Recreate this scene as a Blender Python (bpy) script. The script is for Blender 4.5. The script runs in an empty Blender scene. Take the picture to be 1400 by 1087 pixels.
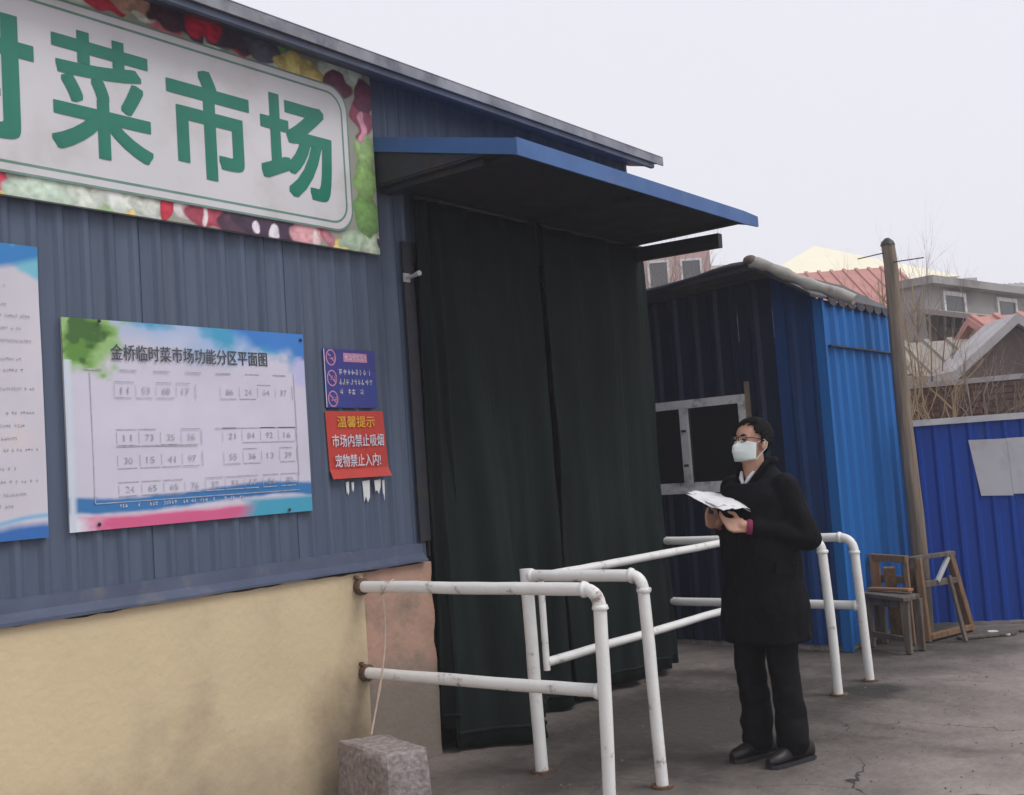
import bpy, bmesh, math, random
import numpy as np
from mathutils import Vector, Matrix, noise as mnoise

random.seed(7)
R_ = math.radians
sc = bpy.context.scene
col = sc.collection

# ------------------------------------------------------------------ camera, sky, sun, exposure
cam = bpy.data.cameras.new('camera')
cam_ob = bpy.data.objects.new('camera', cam)
col.objects.link(cam_ob)
RW = ((0.7859678, -0.09696031, -0.61061716), (0.61433823, 0.01130845, 0.78896176), (-0.06959284, -0.995224, 0.0684545))
cam_ob.matrix_world = Matrix(((RW[0][0], -RW[0][1], -RW[0][2], 4.3), (RW[1][0], -RW[1][1], -RW[1][2], 0.0),
                              (RW[2][0], -RW[2][1], -RW[2][2], 1.54), (0, 0, 0, 1)))
cam.sensor_width = 36.0
cam.lens = 1500.0 / 1400.0 * 36.0
cam.clip_start = 0.05
cam.clip_end = 3000.0
sc.camera = cam_ob

SUN_EL, SUN_AZ = R_(54), R_(18)          # azimuth measured from +X towards +Y
world = bpy.data.worlds.new('World')
sc.world = world
world.use_nodes = True
wn = world.node_tree
wn.nodes.clear()
w_out = wn.nodes.new('ShaderNodeOutputWorld')
w_bg = wn.nodes.new('ShaderNodeBackground')
w_bg.inputs['Strength'].default_value = 0.108
sky = wn.nodes.new('ShaderNodeTexSky')
sky.sky_type = 'NISHITA'
sky.sun_disc = False
sky.sun_elevation = SUN_EL
sky.sun_rotation = R_(90) - SUN_AZ
sky.dust_density = 4.0
sky.air_density = 1.0
hsv = wn.nodes.new('ShaderNodeHueSaturation')
hsv.inputs['Saturation'].default_value = 0.25
wmix = wn.nodes.new('ShaderNodeMix')
wmix.data_type = 'RGBA'
wmix.inputs['Factor'].default_value = 0.88          # an even cloud cover over a little clear-sky light
wmix.inputs['B'].default_value = (8.1, 8.08, 8.80, 1)
wn.links.new(sky.outputs['Color'], hsv.inputs['Color'])
wn.links.new(hsv.outputs['Color'], wmix.inputs['A'])
wn.links.new(wmix.outputs['Result'], w_bg.inputs['Color'])
wn.links.new(w_bg.outputs['Background'], w_out.inputs['Surface'])

sun = bpy.data.lights.new('sun', 'SUN')
sun.energy = 1.5
sun.angle = R_(28)
sun.color = (1.0, 0.97, 0.93)
sun_ob = bpy.data.objects.new('sun', sun)
col.objects.link(sun_ob)
sdir = Vector((math.cos(SUN_EL) * math.cos(SUN_AZ), math.cos(SUN_EL) * math.sin(SUN_AZ), math.sin(SUN_EL)))
sun_ob.rotation_euler = sdir.to_track_quat('Z', 'Y').to_euler()
sun_ob.location = (8, 4, 12)

sc.view_settings.view_transform = 'Standard'
sc.view_settings.look = 'None'
sc.view_settings.exposure = 0.08
sc.view_settings.gamma = 1.0
sc.view_settings.use_curve_mapping = False
sc.cycles.use_denoising = True
sc.cycles.max_bounces = 8
sc.cycles.volume_bounces = 1

# ------------------------------------------------------------------ materials
def lin(r, g, b):
    f = lambda c: (c / 255.0 / 12.92) if c <= 10.3 else ((c / 255.0 + 0.055) / 1.055) ** 2.4
    return (f(r), f(g), f(b))

def _set(sock, v):
    sock.default_value = (*v, 1) if isinstance(v, tuple) and len(v) == 3 else v

def mat(name, c1, c2=None, scale=6.0, rough=0.6, bump=0.0, bscale=40.0, stretch=(1, 1, 1), metal=0.0,
        c3=None, s3=1.5, lo3=0.52, hi3=0.72, st3=None, spec=0.4, detail=5.0, attr=None, rvar=0.15, sheen=0.0):
    """Principled material: c1/c2 mottled by noise, c3 laid over as stains, fine bump."""
    m = bpy.data.materials.new(name)
    m.use_nodes = True
    nt = m.node_tree
    p = nt.nodes['Principled BSDF']
    p.inputs['Metallic'].default_value = metal
    p.inputs['Specular IOR Level'].default_value = spec
    L = nt.links.new
    tc = nt.nodes.new('ShaderNodeTexCoord')
    def mapping(st):
        mp = nt.nodes.new('ShaderNodeMapping')
        mp.inputs['Scale'].default_value = st
        L(tc.outputs['Object'], mp.inputs['Vector'])
        return mp.outputs['Vector']
    vec = mapping(stretch)
    n1 = nt.nodes.new('ShaderNodeTexNoise')
    n1.inputs['Scale'].default_value = scale
    n1.inputs['Detail'].default_value = detail
    L(vec, n1.inputs['Vector'])
    c2 = c2 or tuple(x * 0.8 for x in c1)
    r1 = nt.nodes.new('ShaderNodeMapRange')
    r1.inputs['From Min'].default_value = 0.32
    r1.inputs['From Max'].default_value = 0.68
    L(n1.outputs['Fac'], r1.inputs['Value'])
    mx = nt.nodes.new('ShaderNodeMix'); mx.data_type = 'RGBA'
    L(r1.outputs['Result'], mx.inputs['Factor'])
    _set(mx.inputs['A'], c1); _set(mx.inputs['B'], c2)
    out = mx.outputs['Result']
    if attr:
        at = nt.nodes.new('ShaderNodeAttribute'); at.attribute_name = attr
        mm = nt.nodes.new('ShaderNodeMix'); mm.data_type = 'RGBA'; mm.blend_type = 'MULTIPLY'
        mm.inputs['Factor'].default_value = 1.0
        L(at.outputs['Color'], mm.inputs['A']); L(out, mm.inputs['B'])
        out = mm.outputs['Result']
    if c3:
        n3 = nt.nodes.new('ShaderNodeTexNoise')
        n3.inputs['Scale'].default_value = s3
        n3.inputs['Detail'].default_value = 7.0
        n3.inputs['Roughness'].default_value = 0.62
        L(mapping(st3 or stretch), n3.inputs['Vector'])
        r3 = nt.nodes.new('ShaderNodeMapRange')
        r3.inputs['From Min'].default_value = lo3
        r3.inputs['From Max'].default_value = hi3
        L(n3.outputs['Fac'], r3.inputs['Value'])
        m3 = nt.nodes.new('ShaderNodeMix'); m3.data_type = 'RGBA'
        L(r3.outputs['Result'], m3.inputs['Factor'])
        L(out, m3.inputs['A']); _set(m3.inputs['B'], c3)
        out = m3.outputs['Result']
    L(out, p.inputs['Base Color'])
    rr = nt.nodes.new('ShaderNodeMapRange')
    rr.inputs['To Min'].default_value = max(0.05, rough - rvar)
    rr.inputs['To Max'].default_value = min(1.0, rough + rvar)
    L(n1.outputs['Fac'], rr.inputs['Value'])
    L(rr.outputs['Result'], p.inputs['Roughness'])
    if sheen:
        p.inputs['Sheen Weight'].default_value = sheen
    if bump:
        nb = nt.nodes.new('ShaderNodeTexNoise')
        nb.inputs['Scale'].default_value = bscale
        nb.inputs['Detail'].default_value = 6.0
        L(vec, nb.inputs['Vector'])
        bp = nt.nodes.new('ShaderNodeBump')
        bp.inputs['Strength'].default_value = 1.0
        bp.inputs['Distance'].default_value = bump
        L(nb.outputs['Fac'], bp.inputs['Height'])
        L(bp.outputs['Normal'], p.inputs['Normal'])
    return m

M = {}
M['slate'] = mat('slate_sheet', (0.098, 0.130, 0.190), (0.068, 0.092, 0.142), 1.6, 0.5, 0.003, 5, (6, 6, 0.35),
                 c3=(0.14, 0.165, 0.205), s3=1.1, lo3=0.55, hi3=0.9, st3=(9, 9, 0.5), spec=0.3)
M['slate_trim'] = mat('slate_trim', (0.085, 0.105, 0.165), (0.062, 0.080, 0.130), 5, 0.45, 0.001, 20, c3=(0.16, 0.15, 0.15), s3=6, lo3=.56, hi3=.8)
M['slate_dark'] = mat('slate_patch', (0.066, 0.082, 0.122), (0.052, 0.066, 0.100), 5, 0.5)
M['roof_blue'] = mat('roof_sheet', (0.085, 0.105, 0.17), (0.06, 0.075, 0.125), 3, 0.45, c3=(0.2, 0.2, 0.21), s3=3)
M['roof_edge'] = mat('roof_edge', (0.30, 0.31, 0.34), (0.17, 0.18, 0.21), 5, 0.5, c3=(0.07, 0.08, 0.11), s3=4)
M['awning_blue'] = mat('awning_sheet', (0.052, 0.140, 0.345), (0.044, 0.115, 0.295), 4, 0.5, 0.001, 15, c3=(0.15, 0.16, 0.22), s3=3, lo3=.58, hi3=.85)
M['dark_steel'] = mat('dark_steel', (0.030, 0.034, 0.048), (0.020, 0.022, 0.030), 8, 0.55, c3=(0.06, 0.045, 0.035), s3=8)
M['plaster'] = mat('painted_plaster', (0.625, 0.510, 0.325), (0.575, 0.467, 0.298), 2.2, 0.85, 0.004, 24,
                   c3=(0.36, 0.29, 0.205), s3=1.5, lo3=0.56, hi3=0.82, rvar=.08)
M['render'] = mat('bare_render', (0.47, 0.29, 0.215), (0.39, 0.245, 0.19), 5, 0.9, 0.005, 30, c3=(0.26, 0.20, 0.155), s3=3.2, lo3=.5, hi3=.66)
M['curtain'] = mat('curtain_cloth', (0.0115, 0.0185, 0.0170), (0.0080, 0.0135, 0.0125), 3, 0.85, 0.004, 30, (1, 1, .35), c3=(0.020, 0.026, 0.025), s3=2, lo3=.58, hi3=.8, spec=.15)
M['white_paint'] = mat('white_pipe_paint', (0.82, 0.82, 0.80), (0.74, 0.735, 0.71), 9, 0.42, 0.0015, 60,
                       c3=(0.17, 0.125, 0.095), s3=9, lo3=0.595, hi3=0.70)
M['rust'] = mat('rusty_steel', (0.17, 0.10, 0.06), (0.09, 0.06, 0.045), 30, 0.85, 0.003, 80)
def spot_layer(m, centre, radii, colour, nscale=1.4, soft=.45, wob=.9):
    """a darker spot with a ragged outline of its own, laid over a material's base colour"""
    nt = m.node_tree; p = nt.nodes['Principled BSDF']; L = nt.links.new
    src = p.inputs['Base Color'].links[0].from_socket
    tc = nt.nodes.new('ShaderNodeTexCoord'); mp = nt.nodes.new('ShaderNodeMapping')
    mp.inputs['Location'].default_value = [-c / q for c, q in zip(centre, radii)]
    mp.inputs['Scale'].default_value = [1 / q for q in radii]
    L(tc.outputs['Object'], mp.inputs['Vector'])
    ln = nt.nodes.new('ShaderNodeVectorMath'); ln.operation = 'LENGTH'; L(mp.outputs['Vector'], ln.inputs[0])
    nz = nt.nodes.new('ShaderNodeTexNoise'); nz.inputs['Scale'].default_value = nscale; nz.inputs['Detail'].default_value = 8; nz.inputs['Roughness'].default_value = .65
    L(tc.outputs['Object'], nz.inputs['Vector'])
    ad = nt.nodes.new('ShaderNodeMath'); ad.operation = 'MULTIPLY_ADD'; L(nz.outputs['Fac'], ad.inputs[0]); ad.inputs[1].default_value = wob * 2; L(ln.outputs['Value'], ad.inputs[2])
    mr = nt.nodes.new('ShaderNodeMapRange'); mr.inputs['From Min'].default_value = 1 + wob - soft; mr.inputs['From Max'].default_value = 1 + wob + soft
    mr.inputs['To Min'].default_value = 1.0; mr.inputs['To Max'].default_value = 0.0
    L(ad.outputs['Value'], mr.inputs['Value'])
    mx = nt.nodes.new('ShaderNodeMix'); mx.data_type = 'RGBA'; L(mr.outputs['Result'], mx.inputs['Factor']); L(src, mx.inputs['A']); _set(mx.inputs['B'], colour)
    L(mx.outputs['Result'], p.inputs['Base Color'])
def crack_layer(m, scale, width, colour):
    nt = m.node_tree; p = nt.nodes['Principled BSDF']; L = nt.links.new
    src = p.inputs['Base Color'].links[0].from_socket
    tc = nt.nodes.new('ShaderNodeTexCoord')
    nz = nt.nodes.new('ShaderNodeTexNoise'); nz.inputs['Scale'].default_value = 2.5; nz.inputs['Detail'].default_value = 6; L(tc.outputs['Object'], nz.inputs['Vector'])
    ad = nt.nodes.new('ShaderNodeVectorMath'); ad.operation = 'MULTIPLY_ADD'; L(nz.outputs['Color'], ad.inputs[0]); ad.inputs[1].default_value = (.5, .5, 0); L(tc.outputs['Object'], ad.inputs[2])
    vo = nt.nodes.new('ShaderNodeTexVoronoi'); vo.feature = 'DISTANCE_TO_EDGE'; vo.inputs['Scale'].default_value = scale; L(ad.outputs['Vector'], vo.inputs['Vector'])
    n2_ = nt.nodes.new('ShaderNodeTexNoise'); n2_.inputs['Scale'].default_value = .9; L(tc.outputs['Object'], n2_.inputs['Vector'])
    wd = nt.nodes.new('ShaderNodeMapRange'); wd.inputs['From Min'].default_value = .42; wd.inputs['From Max'].default_value = .62; wd.inputs['To Max'].default_value = width; L(n2_.outputs['Fac'], wd.inputs['Value'])
    lt = nt.nodes.new('ShaderNodeMath'); lt.operation = 'LESS_THAN'; L(vo.outputs['Distance'], lt.inputs[0]); L(wd.outputs['Result'], lt.inputs[1])
    mx = nt.nodes.new('ShaderNodeMix'); mx.data_type = 'RGBA'; L(lt.outputs['Value'], mx.inputs['Factor']); L(src, mx.inputs['A']); _set(mx.inputs['B'], colour)
    L(mx.outputs['Result'], p.inputs['Base Color'])
M['ground'] = mat('worn_concrete', (0.330, 0.285, 0.258), (0.245, 0.210, 0.190), 1.3, 0.88, 0.016, 16,
                  c3=(0.105, 0.090, 0.080), s3=1.0, lo3=0.54, hi3=0.70, st3=(.7, 1.5, 1), detail=12, rvar=.12)
spot_layer(M['ground'], (.95, 5.9, 0), (1.25, 2.3, 5), (0.062, 0.053, 0.047), 1.7, .6)  # darker ground by the doorway and between the barriers
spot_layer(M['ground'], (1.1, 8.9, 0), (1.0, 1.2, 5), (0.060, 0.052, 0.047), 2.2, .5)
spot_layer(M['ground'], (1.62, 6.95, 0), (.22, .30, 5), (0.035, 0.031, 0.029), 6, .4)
crack_layer(M['ground'], .55, .0022, (0.045, 0.040, 0.038))
spot_layer(M['plaster'], (0, 2.02, .12), (5, .34, .36), (0.24, 0.185, 0.125), 3.0, .6)
spot_layer(M['plaster'], (0, .6, .0), (5, 1.2, .30), (0.33, 0.27, 0.19), 2.0, .6)
spot_layer(M['render'], (0, 2.35, .18), (5, .5, .36), (0.21, 0.175, 0.145), 4.0, .25, .5)
M['grit'] = mat('grit', (0.17, 0.15, 0.14), (0.08, 0.07, 0.065), 3, 0.9)
M['stone'] = mat('speckled_stone', (0.38, 0.33, 0.32), (0.20, 0.17, 0.165), 38, 0.9, 0.012, 30, c3=(0.24, 0.19, 0.18), s3=5)
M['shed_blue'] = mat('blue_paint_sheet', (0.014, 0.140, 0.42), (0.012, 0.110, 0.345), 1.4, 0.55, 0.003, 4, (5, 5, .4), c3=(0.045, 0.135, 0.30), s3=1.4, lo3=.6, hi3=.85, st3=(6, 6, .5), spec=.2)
M['shed_half_shaded'] = mat('half_shaded_blue_sheet', (0.010, 0.060, 0.215), (0.008, 0.042, 0.150), 1.4, 0.55, 0.003, 4, (5, 5, .4), c3=(0.012, 0.030, 0.085), s3=1.2, lo3=.5, hi3=.75, st3=(6, 6, .8), spec=.2)  # shed blue at half strength, partial shade of the front put into the colour
M['shed_shaded'] = mat('shaded_blue_sheet', (0.010, 0.020, 0.050), (0.007, 0.013, 0.032), 1.4, 0.45, 0.001, 9, (5, 5, .4), c3=(0.020, 0.022, 0.032), s3=2, lo3=.58, hi3=.8, spec=.2)  # shed blue darkened, shade of the front painted in; rear walls share it
M['fence_blue'] = mat('fence_paint', (0.008, 0.058, 0.34), (0.009, 0.050, 0.28), 2, 0.55, 0.001, 9, (4, 4, .6), c3=(0.025, 0.065, 0.22), s3=2.4, lo3=.58, hi3=.8, spec=.2)
M['fence_cap'] = mat('fence_cap_metal', (0.52, 0.53, 0.55), (0.40, 0.41, 0.43), 8, 0.5, c3=(0.25, 0.2, 0.17), s3=6, lo3=.6, hi3=.75)
M['frame_white'] = mat('window_frame', (0.68, 0.68, 0.68), (0.58, 0.58, 0.57), 8, 0.5, c3=(0.2, 0.18, 0.16), s3=7)
M['wood'] = mat('weathered_wood', (0.27, 0.155, 0.080), (0.17, 0.100, 0.058), 5, 0.8, 0.003, 40, (9, 9, 1.2), c3=(0.10, 0.08, 0.065), s3=4)
M['wood_grey'] = mat('grey_wood', (0.15, 0.125, 0.105), (0.085, 0.07, 0.06), 4, 0.85, 0.004, 30, (9, 9, 1.2), c3=(0.20, 0.17, 0.14), s3=3)
M['pole_wood'] = mat('pole_wood', (0.27, 0.215, 0.16), (0.15, 0.12, 0.095), 3, 0.85, 0.006, 16, (9, 9, .5), c3=(0.10, 0.085, 0.075), s3=2.2)
M['orange_wood'] = mat('orange_board', (0.34, 0.17, 0.085), (0.26, 0.13, 0.07), 5, 0.75, 0.002, 30, (8, 8, 1))
M['sack_blue'] = mat('blue_sack', (0.06, 0.09, 0.26), (0.05, 0.06, 0.14), 6, 0.7, 0.006, 20)
M['sack_yellow'] = mat('yellow_rag', (0.36, 0.28, 0.05), (0.22, 0.18, 0.06), 8, 0.8, 0.006, 25)
M['tarp'] = mat('tarp_roll', (0.42, 0.41, 0.38), (0.30, 0.29, 0.26), 5, 0.7, 0.008, 14, c3=(0.14, 0.12, 0.10), s3=6)
M['paper'] = mat('white_paper', (0.70, 0.70, 0.70), (0.64, 0.64, 0.65), 4, 0.8, 0.002, 8)
M['paper_grey'] = mat('board_paper', (0.50, 0.50, 0.53), (0.43, 0.43, 0.46), 3, 0.75, 0.003, 6, c3=(0.38, 0.38, 0.38), s3=5)
M['print'] = mat('printed_film', (1, 1, 1), (0.93, 0.93, 0.93), 5, 0.45, 0.0008, 8, attr='print')
M['sign_green'] = mat('sign_green', (0.018, 0.205, 0.138), (0.014, 0.178, 0.118), 3, 0.4)
M['sign_rim'] = mat('sign_rim_green', (0.17, 0.30, 0.25), (0.12, 0.24, 0.19), 6, 0.45)
M['sign_white'] = mat('sign_white', (0.66, 0.65, 0.67), (0.60, 0.60, 0.62), 1.5, 0.45, c3=(0.55, 0.53, 0.52), s3=3)
M['ink'] = mat('dark_ink', (0.05, 0.07, 0.075), (0.09, 0.10, 0.11), 30, 0.6)
M['ink_faint'] = mat('faint_ink', (0.30, 0.31, 0.36), (0.50, 0.50, 0.54), 40, 0.6)
M['ink_pale'] = mat('pale_ink', (0.40, 0.40, 0.44), (0.52, 0.50, 0.54), 25, 0.6)
M['ink_white'] = mat('white_ink', (0.72, 0.72, 0.78), (0.6, 0.6, 0.68), 30, 0.6)
M['ink_yellow'] = mat('yellow_ink', (0.80, 0.48, 0.05), (0.7, 0.36, 0.05), 30, 0.6)
M['ink_pink'] = mat('pink_ink', (0.62, 0.28, 0.42), (0.5, 0.22, 0.38), 30, 0.6)
M['red_film'] = mat('red_notice', (0.56, 0.050, 0.035), (0.46, 0.045, 0.032), 5, 0.5, 0.002, 10)
M['purple_film'] = mat('violet_notice', (0.045, 0.042, 0.24), (0.030, 0.055, 0.27), 5, 0.5, 0.002, 10)
M['plastic_white'] = mat('white_plastic', (0.55, 0.56, 0.58), (0.45, 0.45, 0.47), 8, 0.5)
M['black_glass'] = mat('dark_glass', (0.010, 0.012, 0.013), (0.008, 0.009, 0.010), 3, 0.12, spec=0.5, rvar=.04)
M['coat'] = mat('black_coat', (0.0045, 0.0045, 0.0068), (0.0030, 0.0030, 0.0046), 6, 0.8, 0.008, 28, spec=.12)
M['trousers'] = mat('black_trousers', (0.0042, 0.0042, 0.0058), (0.003, 0.003, 0.004), 6, 0.85, 0.003, 35, spec=.2)
M['shoe'] = mat('black_shoe', (0.016, 0.013, 0.013), (0.011, 0.010, 0.010), 10, 0.45, spec=.4)
M['skin'] = mat('skin', (0.52, 0.30, 0.215), (0.46, 0.25, 0.175), 8, 0.55, 0.0006, 80)
M['hair'] = mat('black_hair', (0.008, 0.007, 0.007), (0.004, 0.0035, 0.0035), 40, 0.8, 0.004, 120, spec=.12)
M['mask'] = mat('mask_cloth', (0.66, 0.72, 0.70), (0.60, 0.67, 0.66), 10, 0.8, 0.0008, 70)
M['specs'] = mat('spectacle_frame', (0.012, 0.012, 0.014), (0.008, 0.008, 0.01), 10, 0.3)
M['magenta'] = mat('magenta_cuff', (0.30, 0.030, 0.10), (0.2, 0.02, 0.07), 10, 0.7)
M['cord'] = mat('pale_cord', (0.62, 0.50, 0.42), (0.5, 0.38, 0.3), 30, 0.8)
M['cream'] = mat('cream_wall', (0.80, 0.74, 0.54), (0.74, 0.68, 0.5), .4, 0.85, c3=(0.66, 0.60, 0.46), s3=.6)
M['cream_roof'] = mat('cream_roof', (0.84, 0.80, 0.62), (0.80, 0.75, 0.58), .5, 0.8)
M['pink_wall'] = mat('pink_wall', (0.50, 0.33, 0.31), (0.44, 0.31, 0.29), .4, 0.85, c3=(0.36, 0.30, 0.28), s3=.5)
M['red_tile'] = mat('red_tile', (0.50, 0.235, 0.205), (0.43, 0.20, 0.175), 2, 0.8)
M['grey_wall'] = mat('grey_wall', (0.34, 0.325, 0.32), (0.27, 0.26, 0.255), .5, 0.85, c3=(0.15, 0.14, 0.14), s3=.8)
M['pale_wall'] = mat('pale_wall', (0.52, 0.47, 0.43), (0.44, 0.40, 0.37), .5, 0.85, c3=(0.27, 0.24, 0.22), s3=.9)
M['taupe_roof'] = mat('taupe_roof', (0.33, 0.295, 0.26), (0.25, 0.22, 0.195), 1.2, 0.85, c3=(0.33, 0.31, 0.29), s3=1.2)
M['brick_brown'] = mat('brown_brick', (0.155, 0.085, 0.070), (0.105, 0.062, 0.053), 3, 0.9, c3=(0.2, 0.16, 0.14), s3=2.5, lo3=.58)
M['mortar'] = mat('mortar', (0.20, 0.175, 0.16), (0.15, 0.13, 0.12), 4, 0.95)
M['brown_wall'] = mat('brown_gable', (0.135, 0.098, 0.092), (0.105, 0.078, 0.075), 1.2, 0.9, c3=(0.18, 0.14, 0.13), s3=1.5)
M['roof_pale'] = mat('pale_roof', (0.46, 0.44, 0.45), (0.36, 0.34, 0.35), 2, 0.8)
M['far_glass'] = mat('far_window', (0.055, 0.065, 0.075), (0.04, 0.045, 0.05), .5, 0.2)
M['twig'] = mat('bare_twig', (0.27, 0.215, 0.17), (0.20, 0.16, 0.125), 6, 0.9)
M['twig_pale'] = mat('dry_reed', (0.42, 0.31, 0.19), (0.30, 0.21, 0.13), 6, 0.9)
M['leaf_dry'] = mat('dry_leaf', (0.20, 0.13, 0.07), (0.12, 0.075, 0.045), 20, 0.85)

# ------------------------------------------------------------------ mesh building helpers
class MB:
    def __init__(s):
        s.v, s.f, s.sm = [], [], []
    def add(s, vs, fs, smooth=False):
        o = len(s.v)
        s.v += [tuple(p) for p in vs]
        s.f += [tuple(i + o for i in f) for f in fs]
        s.sm += [smooth] * len(fs)
        return s
    def box(s, a, b):
        (x0, y0, z0), (x1, y1, z1) = a, b
        vs = [(x0, y0, z0), (x1, y0, z0), (x1, y1, z0), (x0, y1, z0), (x0, y0, z1), (x1, y0, z1), (x1, y1, z1), (x0, y1, z1)]
        return s.add(vs, [(0, 3, 2, 1), (4, 5, 6, 7), (0, 1, 5, 4), (1, 2, 6, 5), (2, 3, 7, 6), (3, 0, 4, 7)])
    def beam(s, p, q, w, h, up=(0, 0, 1), w2=None, h2=None):
        p, q = Vector(p), Vector(q)
        d = (q - p).normalized()
        up = Vector(up)
        if abs(d.dot(up)) > .98: up = Vector((0, 1, 0))
        sx = d.cross(up).normalized(); sy = sx.cross(d).normalized()
        w2, h2 = w2 or w, h2 or h
        vs = []
        for c, ww, hh in ((p, w, h), (q, w2, h2)):
            for i, j in ((-1, -1), (1, -1), (1, 1), (-1, 1)):
                vs.append(c + sx * (i * ww / 2) + sy * (j * hh / 2))
        return s.add(vs, [(3, 2, 1, 0), (4, 5, 6, 7), (0, 1, 5, 4), (1, 2, 6, 5), (2, 3, 7, 6), (3, 0, 4, 7)])
    def tube(s, pts, r, n=12, caps=True, wob=0.0):
        pts = [Vector(p) for p in pts]
        rs = r if isinstance(r, (list, tuple)) else [r] * len(pts)
        rings, prev = [], None
        for i, p in enumerate(pts):
            t = (pts[min(i + 1, len(pts) - 1)] - pts[max(i - 1, 0)])
            if t.length < 1e-9: t = Vector((0, 0, 1))
            t.normalize()
            if prev is None:
                a = Vector((0, 0, 1)) if abs(t.z) < .9 else Vector((1, 0, 0))
                u = t.cross(a).normalized()
            else:
                u = prev - t * prev.dot(t)
                u = u.normalized() if u.length > 1e-6 else t.orthogonal().normalized()
            prev = u
            w = t.cross(u)
            rings.append([p + (u * math.cos(k * math.tau / n) + w * math.sin(k * math.tau / n)) * rs[i] * (1 + (random.uniform(-wob, wob) if wob else 0)) for k in range(n)])
        vs = [v for rg in rings for v in rg]
        fs = [(i * n + k, i * n + (k + 1) % n, (i + 1) * n + (k + 1) % n, (i + 1) * n + k) for i in range(len(rings) - 1) for k in range(n)]
        s.add(vs, fs, True)
        if caps:
            s.add(rings[0], [tuple(range(n - 1, -1, -1))]); s.add(rings[-1], [tuple(range(n))])
        return s
    def ellipsoid(s, c, r, n=16, m=10, rot=None):
        vs, fs = [], []
        for i in range(m + 1):
            th = math.pi * i / m
            for k in range(n):
                ph = math.tau * k / n
                p = Vector((r[0] * math.sin(th) * math.cos(ph), r[1] * math.sin(th) * math.sin(ph), r[2] * math.cos(th)))
                if rot: p = rot @ p
                vs.append(p + Vector(c))
        for i in range(m):
            for k in range(n):
                fs.append((i * n + k, (i + 1) * n + k, (i + 1) * n + (k + 1) % n, i * n + (k + 1) % n))
        return s.add(vs, fs, True)
    def capsule(s, p, q, r0, r1, n=12):
        p, q = Vector(p), Vector(q)
        d = (q - p).normalized()
        pts, rs = [], []
        for k in range(4):
            a = math.pi / 2 * (1 - k / 4); pts.append(p - d * r0 * math.sin(a)); rs.append(max(r0 * math.cos(a), 1e-4))
        pts.append(p); rs.append(r0); pts.append(q); rs.append(r1)
        for k in range(1, 5):
            a = math.pi / 2 * k / 4; pts.append(q + d * r1 * math.sin(a)); rs.append(max(r1 * math.cos(a), 1e-4))
        return s.tube(pts, rs, n, True)
    def loft(s, rings, closed_ends=True, smooth=True):
        n = len(rings[0])
        vs = [v for rg in rings for v in rg]
        fs = [(i * n + k, i * n + (k + 1) % n, (i + 1) * n + (k + 1) % n, (i + 1) * n + k) for i in range(len(rings) - 1) for k in range(n)]
        s.add(vs, fs, smooth)
        if closed_ends:
            s.add(rings[0], [tuple(range(n - 1, -1, -1))]); s.add(rings[-1], [tuple(range(n))])
        return s
    def prism(s, poly, axis_vec):
        """poly: list of 3d points (planar), extruded along axis_vec"""
        n = len(poly); a = Vector(axis_vec)
        vs = [Vector(p) for p in poly] + [Vector(p) + a for p in poly]
        fs = [tuple(range(n - 1, -1, -1)), tuple(range(n, 2 * n))] + [(k, (k + 1) % n, n + (k + 1) % n, n + k) for k in range(n)]
        return s.add(vs, fs)
    def mesh(s, name, off=(0, 0, 0), fix=True):
        me = bpy.data.meshes.new(name)
        ox, oy, oz = off
        me.from_pydata([(x - ox, y - oy, z - oz) for x, y, z in s.v], [], s.f)
        me.polygons.foreach_set('use_smooth', s.sm)
        if fix:
            bm = bmesh.new(); bm.from_mesh(me)
            bmesh.ops.recalc_face_normals(bm, faces=bm.faces)
            bm.to_mesh(me); bm.free()
        return me

def tag(o, label=None, cat=None, group=None, kind=None):
    if label: o['label'] = label
    if cat: o['category'] = cat
    if group: o['group'] = group
    if kind: o['kind'] = kind
    return o

def wloc(o):
    l = Vector((0, 0, 0))
    while o:
        l += o.location; o = o.parent
    return l

def empty(name, loc, label, cat, group=None):
    o = bpy.data.objects.new(name, None)
    o.empty_display_size = 0.2
    o.location = loc
    col.objects.link(o)
    return tag(o, label, cat, group)

def link(name, me, m, parent=None, loc=None):
    o = bpy.data.objects.new(name, me)
    if m is not None and not len(me.materials): me.materials.append(m)
    col.objects.link(o)
    if parent: o.parent = parent
    if loc is not None: o.location = loc
    return o

def obj(name, mb, m, parent=None, origin=None, fix=True, bevel=0.0):
    """mb in world coordinates; the object's origin is its parent's (or `origin`)"""
    base = wloc(parent) if parent else Vector(origin or (0, 0, 0))
    me = mb.mesh(name, base, fix)
    if bevel:
        bm = bmesh.new(); bm.from_mesh(me)
        bmesh.ops.bevel(bm, geom=bm.edges[:], offset=bevel, segments=1, affect='EDGES', clamp_overlap=True)
        bm.to_mesh(me); bm.free()
    return link(name, me, m, parent, None if parent else base)

def remeshed(mb, voxel, smooth=4, off=(0, 0, 0), name='m'):
    me = mb.mesh(name, off, False)
    o = bpy.data.objects.new('tmp', me); col.objects.link(o)
    md = o.modifiers.new('r', 'REMESH'); md.mode = 'VOXEL'; md.voxel_size = voxel; md.use_smooth_shade = True
    if smooth:
        ms = o.modifiers.new('s', 'SMOOTH'); ms.iterations = smooth; ms.factor = .5
    dg = bpy.context.evaluated_depsgraph_get()
    out = bpy.data.meshes.new_from_object(o.evaluated_get(dg))
    bpy.data.objects.remove(o); bpy.data.meshes.remove(me)
    out.name = name
    for p in out.polygons: p.use_smooth = True
    return out

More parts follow.
